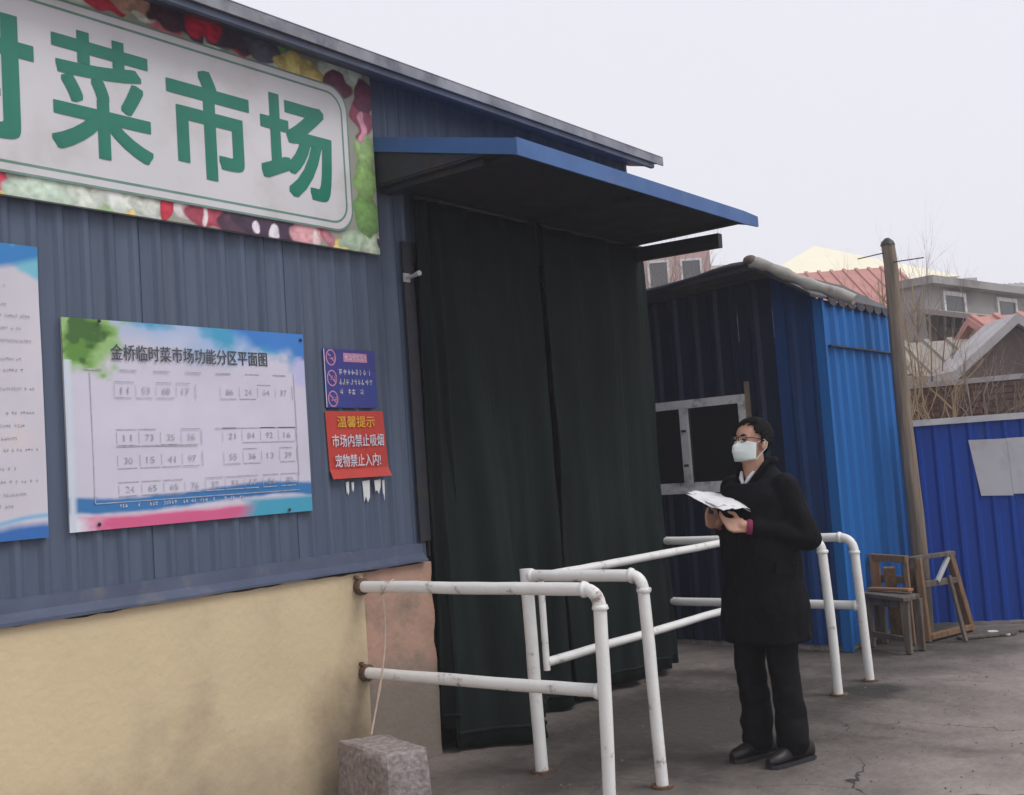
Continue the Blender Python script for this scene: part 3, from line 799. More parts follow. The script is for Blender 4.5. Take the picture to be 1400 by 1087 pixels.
# violet notice
vn = empty('violet_notice', (.03, 4.12, 1.95), 'small violet notice with ringed icons and white fine print', 'notice')
obj('sheet', MB().box((XW, 3.935, 1.948), (XW + .006, 4.312, 2.262)), M['purple_film'], vn)
XV = XW + .0075
mb = MB(); quadX(mb, XV, 4.075, 4.25, 2.195, 2.243); obj('title_block', mb, M['ink_pink'], vn, fix=False)
mb = MB(); smudges(mb, 4.085, 4.23, 2.205, .028, XV + .001, rg); tag(obj('title_marks', mb, M['ink_white'], vn, fix=False), kind='stuff')
mb = MB()
for zz in (2.125, 2.072, 2.020): smudges(mb, 4.035, 4.28 - (.09 if zz < 2.05 else 0), zz, .030, XV, rg, .95)
tag(obj('print_lines', mb, M['ink_white'], vn, fix=False), kind='stuff')
for zz in (2.215, 2.105, 1.995):
    mb = MB(); n = 20
    ro = [(XV, 3.985 + .036 * math.cos(k * math.tau / n), zz + .044 * math.sin(k * math.tau / n)) for k in range(n)]
    ri = [(XV, 3.985 + .029 * math.cos(k * math.tau / n), zz + .037 * math.sin(k * math.tau / n)) for k in range(n)]
    mb.add(ro + ri, [(k, (k + 1) % n, n + (k + 1) % n, n + k) for k in range(n)])
    mb.add([(XV, 3.962, zz + .018), (XV, 3.967, zz + .024), (XV, 4.010, zz - .018), (XV, 4.005, zz - .024)], [(0, 1, 2, 3)])
    smudges(mb, 3.972, 4.0, zz - .012, .026, XV, rg)
    obj('icon', mb, M['ink_pink'], vn, fix=False)
mb = MB(); quadX(mb, XV, 3.935, 3.940, 1.95, 2.26); obj('edge_line', mb, M['ink_white'], vn, fix=False)
# red notice
rn = empty('red_notice', (.03, 4.14, 1.57), 'small red notice with yellow heading and white characters', 'notice')
mb = MB(); ny, nz_ = 12, 8
vs = []
for j in range(nz_):
    for i in range(ny):
        s, t = i / (ny - 1), j / (nz_ - 1)
        curl = .022 * max(0, (.14 - t) / .14) + .010 * max(0, (s - .8) / .2) * (1 - t)
        vs.append((XW + .004 + curl, 3.925 + .425 * s + .012 * (1 - t), 1.572 + .358 * t))
bb = len(vs); vs += [(x - .003, y_, z_) for x, y_, z_ in vs]
fs = []
for j in range(nz_ - 1):
    for i in range(ny - 1):
        a = j * ny + i
        fs += [(a, a + 1, a + ny + 1, a + ny), (bb + a + ny, bb + a + ny + 1, bb + a + 1, bb + a)]
for i in range(ny - 1): fs += [(i, bb + i, bb + i + 1, i + 1), ((nz_ - 1) * ny + i, (nz_ - 1) * ny + i + 1, bb + (nz_ - 1) * ny + i + 1, bb + (nz_ - 1) * ny + i)]
for j in range(nz_ - 1): fs += [(j * ny, (j + 1) * ny, bb + (j + 1) * ny, bb + j * ny), (j * ny + ny - 1, bb + j * ny + ny - 1, bb + (j + 1) * ny + ny - 1, (j + 1) * ny + ny - 1)]
mb.add(vs, fs); obj('sheet', mb, M['red_film'], rn)
mb = MB(); wall_text(mb, '温馨提示', 4.00, 4.275, 1.842, 1.903, XW + .010, .012); obj('heading', mb, M['ink_yellow'], rn, fix=False)
mb = MB(); wall_text(mb, '市场内禁止吸烟', 3.955, 4.335, 1.738, 1.806, XW + .012, .008); obj('lettering', mb, M['ink_white'], rn, fix=False)
mb = MB(); wall_text(mb, '宠物禁止入内!', 3.965, 4.30, 1.632, 1.700, XW + .016, .008); obj('lettering', mb, M['ink_white'], rn, fix=False)
# torn remains of older notices, each a scrap of its own
for k, (y0, z1, w, h) in enumerate(((4.045, 1.552, .022, .07), (4.085, 1.548, .018, .05), (4.165, 1.552, .055, .115), (4.255, 1.552, .05, .075), (4.315, 1.549, .018, .11))):
    rr = random.Random(k); mb = MB()
    poly = [(XW, y0, z1), (XW, y0 + w, z1 + .004), (XW, y0 + w * .9, z1 - h * rr.uniform(.4, .8)), (XW, y0 + w * .6, z1 - h), (XW, y0 + w * .35, z1 - h * .7), (XW, y0 + w * .1, z1 - h * rr.uniform(.6, 1))]
    mb.prism(poly, (.003, 0, 0))
    tag(obj('paper_scrap', mb, M['paper'], origin=(XW, y0, z1 - h)), ['short torn paper strip below the red notice beside the smallest strip', 'smallest torn paper strip below the red notice', 'broadest torn white paper scrap below the red notice', 'ragged torn paper scrap beside the broadest one below the red notice', 'long thin torn paper strip hanging below the red notice'][k], 'paper scrap', 'torn scraps below the red notice')
# bracket lamp / sensor beside the curtain
wb = empty('wall_bracket', (.03, 4.60, 2.70), 'small white bracket fixed to the wall near the curtain top', 'bracket')
obj('plate', MB().box((.0305, 4.575, 2.675), (.040, 4.625, 2.725)), M['plastic_white'], wb)
obj('arm', MB().tube([(.040, 4.60, 2.70), (.10, 4.59, 2.70), (.16, 4.575, 2.705)], [.010, .012, .016], 8), M['plastic_white'], wb)

# ================================================================== RAILINGS
def rail_post_foot(e, x, y):
    n = 14
    obj('floor_flange', MB().tube([(x, y, -.006), (x, y, .008)], .055, n), M['rust'], e)
def bend(p0, c, p1, r=.09, n=7):
    p0, c, p1 = Vector(p0), Vector(c), Vector(p1)
    a = c + (p0 - c).normalized() * r; b = c + (p1 - c).normalized() * r
    pts = [p0]
    for k in range(n + 1):
        t = k / n; pts.append(a * (1 - t) ** 2 + c * 2 * t * (1 - t) + b * t ** 2)
    return pts + [p1]
RP = .030
def pipe(pts, rad, n=14):
    pts = [Vector(p) for p in pts]; out = []
    for a, b_ in zip(pts, pts[1:]):
        k = max(1, int((b_ - a).length / .12))
        out += [a.lerp(b_, i / k) for i in range(k)]
    out.append(pts[-1])
    j = lambda p, q: mnoise.noise(p * 2.3 + Vector((q, 0, 0))) * .0045 + mnoise.noise(p * 9 + Vector((q, 3, 0))) * .0012
    return MB().tube([p + Vector((j(p, 0), j(p, 7), j(p, 13))) for p in out], [rad * (1 + .05 * mnoise.noise(p * 7)) for p in out], n)
def collar(e, p, d, rad=.0375):
    p, d = Vector(p), Vector(d).normalized()
    obj('weld_collar', MB().tube([p - d * .012, p - d * .006, p + d * .006, p + d * .012], [rad * .86, rad, rad, rad * .86], 12, True, .06), M['white_paint'], e)
ra = empty('barrier_rail', (1.5, 4.08, 0), 'white pipe barrier running out from the yellow base wall', 'railing', 'white pipe barriers at the doorway')
obj('top_rail', pipe(bend((.06, 4.08, 1.0), (1.555, 4.08, 1.0), (1.525, 4.08, 0)), RP), M['white_paint'], ra)
obj('lower_rail', pipe([(.06, 4.075, .552), (1.52, 4.08, .552)], RP * .98), M['white_paint'], ra)
for z in (1.0, .552):
    cl = obj('wall_clamp', MB().tube([(.032, 4.078, z), (.075, 4.078, z)], .045, 12), M['rust'], ra)
    obj('bolt', MB().tube([(.045, 4.05, z + .05), (.062, 4.05, z + .052)], .012, 6), M['rust'], cl)
rail_post_foot(ra, 1.525, 4.08)
rb = empty('barrier_rail', (.8, 4.6, 0), 'white pipe barrier turning back alongside the dark curtain with a short end frame', 'railing', 'white pipe barriers at the doorway')
obj('end_post', pipe([(.785, 4.575, 0), (.765, 4.585, 1.035)], RP * 1.12), M['white_paint'], rb)
obj('end_rail', pipe(bend((.765, 4.585, 1.0), (1.46, 4.60, 1.0), (1.485, 4.60, 0), .07), RP), M['white_paint'], rb)
obj('top_rail', pipe([(.80, 4.66, .985), (.80, 6.74, .972)], RP * .82), M['white_paint'], rb)
obj('lower_rail', pipe([(.80, 4.66, .54), (.80, 6.74, .525)], RP * .82), M['white_paint'], rb)
obj('stub_post', pipe([(.80, 4.66, .50), (.80, 4.66, 1.0)], RP * .6), M['white_paint'], rb)
obj('far_rail', pipe(bend((.77, 6.76, .974), (1.475, 6.77, .974), (1.505, 6.77, 0), .07), RP), M['white_paint'], rb)
for (x, y) in ((.785, 4.575), (1.485, 4.60), (1.505, 6.77)): rail_post_foot(rb, x, y)
rd = empty('barrier_rail', (1.5, 7.25, 0), 'white pipe barrier with two rails crossing in front of the shed window', 'railing', 'white pipe barriers at the doorway')
obj('top_rail', pipe(bend((.03, 7.27, .95), (1.50, 7.25, .95), (1.53, 7.25, 0), .10), RP), M['white_paint'], rd)
obj('lower_rail', pipe([(.03, 7.27, .495), (1.51, 7.25, .495)], RP), M['white_paint'], rd)
for z in (.95, .495): obj('wall_clamp', MB().tube([(-.02, 7.27, z), (.035, 7.27, z)], .042, 12), M['rust'], rd)
obj('wall_plate', MB().box((-.045, 7.1915, .40), (-.02, 7.33, 1.03)), M['rust'], rd)
rail_post_foot(rd, 1.53, 7.25)

for e_, p_, d_ in ((ra, (1.508, 4.08, .552), (1, 0, 0)), (ra, (1.475, 4.08, 1.0), (1, 0, 0)), (ra, (1.552, 4.08, .92), (0, 0, 1)), (rb, (.80, 4.585, 1.0), (1, 0, 0)), (rb, (1.40, 4.60, 1.0), (1, 0, 0)), (rb, (1.463, 4.60, .93), (0, 0, 1)),
                   (rb, (1.41, 6.77, .974), (1, 0, 0)), (rb, (1.478, 6.77, .90), (0, 0, 1)), (rd, (1.41, 7.25, .95), (1, 0, 0)), (rd, (1.503, 7.25, .85), (0, 0, 1)), (rd, (1.48, 7.25, .495), (1, 0, 0))):
    collar(e_, p_, d_)
# stone block and cord
bk = MB()
base4 = [(.112, 3.778), (.593, 3.641), (.691, 3.848), (.260, 4.01)]
rg = random.Random(8)
rings = []
for z in (-.01, .05, .12, .19, .25, .272, .28):
    ins = 0 if z < .26 else (.012 if z < .279 else .03)
    ring = []
    cxy = Vector((.41, 3.82))
    for k in range(4):
        a, b = Vector(base4[k]), Vector(base4[(k + 1) % 4])
        for t in (0.06, .35, .65, .94):
            p = a.lerp(b, t); d = (cxy - p).normalized()
            p = p + d * (ins + rg.uniform(-.008, .008))
            ring.append((p.x, p.y, z + (rg.uniform(-.006, .006) if z > .1 else 0)))
    rings.append(ring)
bk.loft(rings, True, False)
tag(obj('stone_block', bk, M['stone'], origin=(.41, 3.82, 0)), 'rough speckled stone block at the foot of the yellow wall', 'stone block')
cd = MB(); pts = []
for k in range(14):
    t = k / 13
    pts.append((.245 + .01 * math.sin(t * 5), 4.045 - .13 * t ** 2, .965 - .675 * t))
cd.tube(pts, [.0055] * 9 + [.008] + [.005] * 4, 6)
cd.tube([(.245 + .036 * math.cos(a), 4.08 + .036 * math.sin(a) * .9, 1.0 + .036 * math.sin(a + 1.2)) for a in [k * math.tau / 10 for k in range(11)]], .005, 6)
tag(obj('hanging_cord', cd, M['cord'], origin=(.245, 3.95, .3)), 'pale cord tied to the barrier and hanging down to the stone block', 'cord')

# ================================================================== BLUE SHED
SX0, SX1, SY0, SY1, SZ = -2.2, 1.02, 8.25, 9.85, 2.72
shed = empty('blue_shed', (-.2, 9, 0), 'blue ribbed metal shed with a white framed window and a low gable roof', 'shed')
def roofz(x): return 3.00 - .06 * (.62 - x) if x < .62 else 3.00 - .62 * (x - .62)
# front sheets around the window opening  x -.55..0.33, z 1.30..2.06
WX0, WX1, WZ0, WZ1 = -.62, .31, 1.31, 2.03
def fsheet(x0, x1, z0, z1, m, top=None):
    mb = MB(); ribbed(mb, (x0, SY0, z0), (1, 0, 0), (0, -1, 0), x1 - x0 - .003, (z1 or 0) - z0 if z1 else 0, .19, .022, None if z1 else (lambda xx: roofz(x0 + xx) - .03))
    obj('wall_sheet', mb, m, shed)
x = SX0
fsheet(SX0, SX0 + .8, .04, None, M['shed_shaded']); fsheet(SX0 + .8, WX0, .04, None, M['shed_shaded'])
fsheet(WX0, WX1, .04, WZ0, M['shed_shaded']); fsheet(WX0, WX1, WZ1, None, M['shed_shaded'])
fsheet(WX1, .62, .04, None, M['shed_shaded']); fsheet(.62, SX1, .04, None, M['shed_half_shaded'])
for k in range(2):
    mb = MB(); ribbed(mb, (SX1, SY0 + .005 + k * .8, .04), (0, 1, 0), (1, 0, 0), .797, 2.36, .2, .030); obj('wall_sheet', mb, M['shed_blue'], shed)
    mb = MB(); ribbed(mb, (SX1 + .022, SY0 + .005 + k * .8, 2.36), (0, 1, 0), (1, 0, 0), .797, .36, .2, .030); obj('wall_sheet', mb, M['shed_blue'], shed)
obj('lap_strip', MB().box((SX1 + .031, SY0 + .02, 2.353), (SX1 + .056, SY1, 2.364)), M['dark_steel'], shed)
obj('corner_trim', MB().box((SX1 + .0005, SY0 - .032, .0), (SX1 + .030, SY0 + .004, 2.74)).box((SX1 - .05, SY0 - .034, .0), (SX1 + .0, SY0 - .0235, 2.73)), M['shed_blue'], shed)
obj('corner_trim', MB().box((SX1 - .02, SY1 + .0, .0), (SX1 + .035, SY1 + .05, 2.73)), M['dark_steel'], shed)
obj('rear_wall', MB().box((SX0, SY1 - .04, 0), (SX1 - .025, SY1 - .002, 2.66)).box((SX0 - .04, SY0, 0), (SX0 - .002, SY1, 2.7)), M['shed_shaded'], shed)
obj('base_plinth', MB().box((SX0, SY0 + .01, -.02), (SX1 - .01, SY1 - .05, .035)), M['stone'], shed)
rmb = MB()
YR0, YR1 = SY0 - .30, SY1 + .05
rmb.prism([(SX0 - .15, YR0, roofz(SX0 - .15)), (.62, YR0, roofz(.62)), (SX1 + .05, YR0, roofz(SX1 + .05)), (SX1 + .05, YR0, roofz(SX1 + .05) + .02), (.62, YR0, roofz(.62) + .045), (SX0 - .15, YR0, roofz(SX0 - .15) + .035)], (0, YR1 - YR0, 0))
rfo = obj('roof', rmb, M['dark_steel'], shed)
pts = []
for k in range(15):
    t = k / 14; xx = .60 + .80 * t
    pts.append((xx, SY0 - .28, roofz(xx) + .06 + .006 * math.sin(t * 9) + (.06 * t)))
obj('edge_roll', MB().tube(pts, [.044 + .007 * math.sin(k * 1.7) + .004 * math.sin(k * 4.1) for k in range(15)], 12, True, .12), M['tarp'], rfo)
pts = [(.60 - 1.9 * t, SY0 - .29, roofz(.60 - 1.9 * t) + .045 + .02 * math.sin(t * 11) * (1 - t)) for t in [k / 12 for k in range(13)]]
obj('edge_roll', MB().tube(pts, [.026 - .010 * k / 12 for k in range(13)], 10, True, .3), M['dark_steel'], rfo)
obj('edge_knot', MB().ellipsoid((.60, SY0 - .29, roofz(.6) + .075), (.06, .05, .045), 10, 7), M['wood_grey'], rfo)
# scalloped dark fringe along the side eave
for k in range(8):
    y0 = SY0 + .02 + k * .2
    obj('eave_flap', MB().prism([(SX1 + .055, y0, 2.745), (SX1 + .055, y0 + .197, 2.745), (SX1 + .055, y0 + .17, 2.690), (SX1 + .055, y0 + .10, 2.672), (SX1 + .055, y0 + .03, 2.690)], (.008, 0, 0)), M['dark_steel'], rfo)
# window
wf = MB(); yw0, yw1 = SY0 - .045, SY0 + .01
wf.box((WX0 - .02, yw0, WZ1 - .05), (WX1 + .02, yw1, WZ1 + .02)); wf.box((WX0 - .02, yw0, WZ0 - .02), (WX1 + .02, yw1, WZ0 + .045))
wf.box((WX1 - .04, yw0 - .002, WZ0 + .045), (WX1 + .02, yw1, WZ1 - .05)); wf.box((WX0 - .02, yw0 - .002, WZ0 + .045), (WX0 + .04, yw1, WZ1 - .05))
win = obj('window', wf, M['frame_white'], shed)
xm = -.245
obj('mullion', MB().box((xm - .035, yw0 + .003, WZ0 + .045), (xm + .035, yw1, WZ1 - .05)), M['frame_white'], win)
obj('outer_jamb', MB().box((WX1 + .025, yw0 + .01, WZ0 - .02), (WX1 + .055, yw1, WZ1 + .12)), M['pole_wood'], win)
obj('pane', MB().box((WX0 + .04, SY0 - .008, WZ0 + .045), (xm - .035, SY0 - .003, WZ1 - .05)), M['black_glass'], win)
obj('pane', MB().box((xm + .035, SY0 - .008, WZ0 + .045), (WX1 - .04, SY0 - .003, WZ1 - .05)), M['black_glass'], win)
obj('sill', MB().box((WX0 - .03, SY0 - .09, WZ0 - .045), (WX1 + .03, SY0 - .024, WZ0 - .021)), M['frame_white'], win)
for zz in (WZ0 + .18, WZ1 - .25): obj('latch', MB().box((xm - .02, yw0 - .010, zz), (xm + .02, yw0 + .003, zz + .02)), M['dark_steel'], win)

# ================================================================== POLE, FENCE, BOARD
up = empty('utility_pole', (1.29, 9.20, 0), 'weathered round wooden pole standing at the shed corner with small crossarms', 'pole')
obj('shaft', MB().tube([(1.285 + .01 * math.sin(z * 2.1), 9.20 + .008 * math.sin(z * 3), z) for z in [-.05 + .26 * i for i in range(13)]] + [(1.275, 9.2, 3.24)],
                       [.070 - .0012 * i for i in range(14)], 14, True, .03), M['pole_wood'], up)
obj('cap', MB().tube([(1.275, 9.2, 3.225), (1.275, 9.2, 3.255), (1.275, 9.2, 3.285)], [.062, .05, .018], 12), M['dark_steel'], up)
obj('crossarm', MB().tube([(1.04, 9.12, 3.14), (1.26, 9.16, 3.16)], .005, 6), M['dark_steel'], up)
obj('crossarm', MB().tube([(1.30, 9.16, 3.07), (1.56, 9.20, 3.07)], .005, 6), M['dark_steel'], up)
FD = Vector((1.8, .86, 0)).normalized(); FN = Vector((FD.y, -FD.x, 0)); F0 = Vector((1.17, 9.50, 0))
fe = empty('sheet_fence', F0, 'bright blue ribbed sheet fence with a pale metal cap rail', 'fence')
x = 0
while x < 5.9:
    mb = MB(); p = F0 + FD * x; ribbed(mb, (p.x, p.y, .03), FD, FN, .837, 1.665, .14, .020); obj('fence_sheet', mb, M['fence_blue'], fe)
    q = F0 + FD * (x + .02) - FN * .05
    obj('fence_post', MB().box((q.x - .02, q.y - .02, 0), (q.x + .02, q.y + .02, 1.69)), M['fence_cap'], fe)
    x += .84
a, b = F0 + FD * -.03 + FN * .008, F0 + FD * 5.9 + FN * .008
obj('cap_rail', MB().beam((a.x, a.y, 1.722), (b.x, b.y, 1.722), .07, .052), M['fence_cap'], fe)
def fpt(u, n_, z): p = F0 + FD * u + FN * n_; return (p.x, p.y, z)
nb = empty('blank_board', fpt(.95, .03, 1.08), 'pale blank sheet with a vertical fold pasted on the blue fence', 'board')
for u0, u1 in ((.50, .80), (.8015, 1.45)):
    sk = .06
    obj('sheet', MB().prism([fpt(u0 + (sk if u0 < .6 else .012), .0225, 1.075), fpt(u1 + .012, .0225, 1.062), fpt(u1, .0225, 1.540), fpt(u0, .0225, 1.548 if u0 < .6 else 1.543)], FN * .006), M['paper_grey'], nb)

# ================================================================== BENCH CLUTTER
st = empty('low_bench', (1.28, 8.40, 0), 'low weathered wooden bench beside the blue shed wall', 'bench')
top_ = MB()
for k in range(3):
    p = Vector((1.06, 8.50 + k * .085, .405)); q_ = Vector((1.50, 8.22 + k * .085, .405))
    obj('seat_plank', MB().beam(p, q_, .080, .032), M['wood_grey'], st, bevel=.004)
obj('apron', MB().beam((1.08, 8.505, .355), (1.49, 8.245, .355), .03, .055), M['wood_grey'], st, bevel=.003)
for (x, y) in ((1.10, 8.49), (1.46, 8.26), (1.14, 8.66), (1.50, 8.43)):
    obj('leg', MB().beam((x, y, .385), (x + .005, y - .01, 0), .06, .055, w2=.045, h2=.04), M['wood_grey'], st, bevel=.004)
obj('stretcher', MB().beam((1.11, 8.487, .10), (1.455, 8.265, .10), .03, .04), M['wood_grey'], st, bevel=.003)
tr = empty('wooden_trestle', (1.5, 9.0, 0), 'splay legged wooden trestle frame in front of the blue fence', 'trestle')
def T(p, q_, w, h, name='leg', m='wood'): obj(name, MB().beam(p, q_, w, h), M[m], tr, bevel=.004)
T((1.435, 8.78, 0), (1.39, 8.86, .64), .055, .05); T((1.60, 9.37, 0), (1.53, 9.20, .66), .06, .05)
T((1.70, 8.86, 0), (1.60, 8.92, .50), .03, .03, 'rear_leg', 'wood_grey')
T((1.37, 8.84, .43), (1.56, 9.24, .43), .035, .05, 'mid_rail', 'wood_grey'); T((1.36, 8.82, .645), (1.555, 9.24, .645), .05, .035, 'top_rail', 'wood_grey')
T((1.445, 8.80, .035), (1.605, 9.35, .035), .05, .045, 'foot_rail', 'wood'); T((1.475, 9.02, .44), (1.53, 9.18, .62), .03, .035, 'brace', 'fence_cap')
ch = empty('broken_chair', (1.15, 8.75, 0), 'old wooden chair back with an orange upright behind the low bench', 'chair')
def K(name, p, q_, w, h, m): obj(name, MB().beam(p, q_, w, h), M[m], ch, bevel=.003)
K('upright', (1.10, 8.72, 0), (1.085, 8.74, .69), .075, .03, 'orange_wood'); K('upright', (1.37, 8.64, 0), (1.355, 8.67, .66), .035, .035, 'wood')
K('top_slat', (1.05, 8.755, .665), (1.37, 8.665, .655), .05, .055, 'wood'); K('back_slat', (1.05, 8.76, .50), (1.37, 8.675, .49), .02, .06, 'wood_grey'); K('seat_rail', (1.08, 8.74, .40), (1.38, 8.66, .395), .03, .05, 'wood_grey')
for k, (p, q_, w, m_, lb) in enumerate((((1.16, 8.90, .012), (1.24, 8.62, .60), .09, 'wood', 'brown board leaning on the chair back behind the low bench'),
                                       ((1.30, 9.02, .02), (1.36, 8.80, .66), .07, 'wood_grey', 'grey board leaning against the trestle top rail'),
                                       ((1.62, 8.95, .012), (1.95, 9.28, .012), .08, 'wood_grey', 'loose grey plank lying on the ground by the trestle'),
                                       ((1.10, 8.545, .440), (1.47, 8.40, .452), .06, 'orange_wood', 'orange brown offcut lying on the low bench seat'))):
    tag(obj('loose_board', MB().beam(p, q_, w, .022), M[m_], origin=p, bevel=.004), lb, 'board', 'scrap boards by the pole')

# ================================================================== PERSON
fx, fy = -.376, -.927
pang = math.atan2(fy, fx)
per = empty('person', (1.775, 5.245, 0), 'person in a long black coat, glasses and white face mask reading papers', 'person')
per.rotation_euler = (0, 0, pang)
def part(name, me, m, parent=per): return link(name, me, m, parent, (0, 0, 0))
def tilt(me_or_vs):
    """head tipped back and turned a little on the neck"""
    piv = Vector((-.025, 0, 1.53)); rot = Matrix.Rotation(R_(-9), 3, 'Y')
    seq = me_or_vs.vertices if hasattr(me_or_vs, 'vertices') else None
    for v in seq:
        t = min(1, max(0, (v.co.z - 1.47) / .07)); t = t * t * (3 - 2 * t)
        if t > 0 and abs(v.co.y) < .13: v.co = v.co.lerp(piv + rot @ (v.co - piv), t)
    return me_or_vs
# local axes: x forward, y to the person's left, z up
HX, HZ = -.005, .008                           # head offset
b = MB()
b.ellipsoid((HX - .005, 0, 1.630 + HZ), (.098, .077, .090), 20, 14)
b.ellipsoid((HX + .030, 0, 1.580 + HZ), (.066, .064, .092), 18, 12)
b.ellipsoid((HX + .058, 0, 1.522 + HZ), (.034, .036, .026), 12, 8)
b.capsule((HX + .088, 0, 1.610 + HZ), (HX + .108, 0, 1.572 + HZ), .008, .014, 10)
b.ellipsoid((HX + .076, .030, 1.618 + HZ), (.020, .026, .010), 10, 6); b.ellipsoid((HX + .076, -.030, 1.618 + HZ), (.020, .026, .010), 10, 6)
b.ellipsoid((HX + .088, 0, 1.545 + HZ), (.012, .024, .010), 10, 6)
for s_ in (-1, 1):
    b.ellipsoid((HX - .008, s_ * .079, 1.586 + HZ), (.018, .010, .031), 10, 8, Matrix.Rotation(R_(-12), 3, 'Y'))
    b.ellipsoid((HX + .052, s_ * .046, 1.578 + HZ), (.02, .02, .02), 8, 6)
b.capsule((-.030, 0, 1.36), (-.008, 0, 1.545), .062, .056, 14)
b.capsule((-.02, 0, 1.32), (-.01, 0, .98), .11, .12, 14)
b.capsule((-.02, .13, 1.37), (-.02, -.13, 1.37), .055, .055, 12)
def hand(s_, wrist, palm, fdir, side):
    """s_: +1 left; palm centre, finger direction, side = direction towards the thumb"""
    w, p, fd, sd = Vector(wrist), Vector(palm), Vector(fdir).normalized(), Vector(side).normalized()
    nrm = fd.cross(sd).normalized()
    b.capsule(w, p - fd * .02, .026, .026, 10)
    for k in range(4): b.capsule(p - fd * .03 + sd * (.027 - .018 * k), p + fd * .035 + sd * (.029 - .019 * k), .013, .011, 8)
    for k, ln in enumerate((.066, .074, .068, .054)):
        q0 = p + fd * .036 + sd * (.030 - .0195 * k)
        q1 = q0 + (fd * .85 + Vector((0, 0, 1)) * .35).normalized() * ln * .45
        q2 = q1 + (fd * .45 + Vector((0, 0, 1)) * .8 + Vector((0, -s_ * .3, 0))).normalized() * ln * .32
        q3 = q2 + (Vector((0, -s_ * .5, .75)) - fd * .1).normalized() * ln * .26
        b.capsule(q0, q1, .0095, .009, 8); b.capsule(q1, q2, .009, .0085, 8); b.capsule(q2, q3, .0085, .007, 8)
    t0 = p - fd * .015 + sd * .030; t1 = t0 + (sd * .7 + fd * .5 + Vector((0, 0, .5))).normalized() * .036; t2 = t1 + (fd * .8 + Vector((0, 0, .25))).normalized() * .032
    b.capsule(t0, t1, .012, .0105, 8); b.capsule(t1, t2, .0105, .008, 8)
for s_ in (1, -1):
    sh = Vector((-.03, s_ * .185, 1.375)); el = Vector((-.07, s_ * .26, 1.10)); wr = Vector((.145, s_ * .105, 1.195 if s_ > 0 else 1.215))
    b.capsule(sh, el, .046, .04, 10); b.capsule(el, wr, .038, .028, 10)
    hand(s_, wr, wr + Vector((.060, -s_ * .018, .006)), (1, -s_ * .25, .05), (.1, -s_ * .35, 1))
for s_ in (1, -1):
    fo = -.02 if s_ > 0 else .03
    hp, kn, an = Vector((-.01, s_ * .09, .92)), Vector((fo + .01, s_ * .092, .50)), Vector((fo - .02, s_ * .10, .10))
    b.capsule(hp, kn, .075, .052, 12); b.capsule(kn, an, .05, .038, 12); b.capsule(an, an + Vector((.10, 0, -.062)), .034, .022, 10)
part('body', tilt(remeshed(b, .0055, 3, name='body')), M['skin'])
# hair
hm = MB(); nn, mm = 88, 60
c = Vector((HX - .010, 0, 1.632 + HZ)); vs, keep = [], []
for i in range(mm + 1):
    th = math.pi * i / mm
    for k in range(nn):
        ph = math.tau * k / nn
        d = Vector((math.sin(th) * math.cos(ph), math.sin(th) * math.sin(ph), math.cos(th)))
        rr = 1 + .045 * mnoise.noise(d * 5) + .03 * mnoise.noise(d * 13) + (.05 * max(0, d.z))
        vs.append(c + Vector((d.x * .101, d.y * .0810, d.z * .091)) * rr)
fs = []
for i in range(mm):
    for k in range(nn):
        q_ = (i * nn + k, (i + 1) * nn + k, (i + 1) * nn + (k + 1) % nn, i * nn + (k + 1) % nn)
        cc = sum((vs[t] for t in q_), Vector()) / 4 - c
        side = abs(cc.y) / .08
        line = .052 + .012 * math.sin(cc.y * 60) if cc.x > .055 else (.010 if cc.x > .018 else (-.035 if cc.x > -.03 else -.085))
        if cc.z > line: fs.append(q_)
hm.add(vs, fs, True)
me = tilt(hm.mesh('hair', fix=False))
o = part('hair', me, M['hair'])
sd_ = o.modifiers.new('solid', 'SOLIDIFY'); sd_.thickness = .013; sd_.offset = .2
hs = MB(); rh = random.Random(17)
for k in range(900):
    d = Vector((rh.gauss(0, 1), rh.gauss(0, 1), rh.gauss(.25, .8))).normalized()
    base_ = Vector((d.x * .103, d.y * .083, d.z * .094))
    line = .050 if base_.x > .055 else (.008 if base_.x > .018 else (-.038 if base_.x > -.03 else -.082))
    if base_.z < line: continue
    flow = (d * .18 + Vector((.70, .12, -.45 if d.z < .6 else -.02)) + Vector((rh.uniform(-.12, .12), rh.uniform(-.15, .15), rh.uniform(-.1, .1)))).normalized()
    p0 = c + base_; p1 = p0 + flow * rh.uniform(.010, .018); p2 = p1 + (flow + Vector((.2, 0, -.35))).normalized() * .008
    hs.tube([p0, p1, p2], [.0022, .0018, .0005], 3, False)
part('hair_tufts', tilt(hs.mesh('hair_tufts', fix=False)), M['hair'], o)['kind'] = 'stuff'
# mask
mk = MB(); nu, nv = 22, 12; vs = []
for j in range(nv):
    t = j / (nv - 1); z = 1.500 + .098 * t
    for i in range(nu):
        a = R_(-74 + 148 * i / (nu - 1)); ca, sa = math.cos(a), math.sin(a)
        ctr = math.exp(-(a / .5) ** 2)
        prof = .0835 + .0016 * math.sin(t * 20) * (.3 + .7 * ctr) + .030 * math.sin(math.pi * min(1, t * 1.02)) ** .8 * ctr + .006 * ctr * t
        pinch = .84 + .16 * math.sin(math.pi * (t * .9 + .05))
        zz = z + (.0 - .5 + t) * -.02 * (1 - ca)
        vs.append(Vector((HX + .006 + prof * ca ** .8 * (pinch * .2 + .8) * (1.06), .0745 * sa * (.93 + .07 * pinch), zz + HZ + .002 * math.sin(t * 22))))
mk.add(vs, [(j * nu + i, j * nu + i + 1, (j + 1) * nu + i + 1, (j + 1) * nu + i) for j in range(nv - 1) for i in range(nu - 1)], True)
o = part('mask', tilt(mk.mesh('mask', fix=False)), M['mask']); sd_ = o.modifiers.new('solid', 'SOLIDIFY'); sd_.thickness = .003; sd_.offset = 0
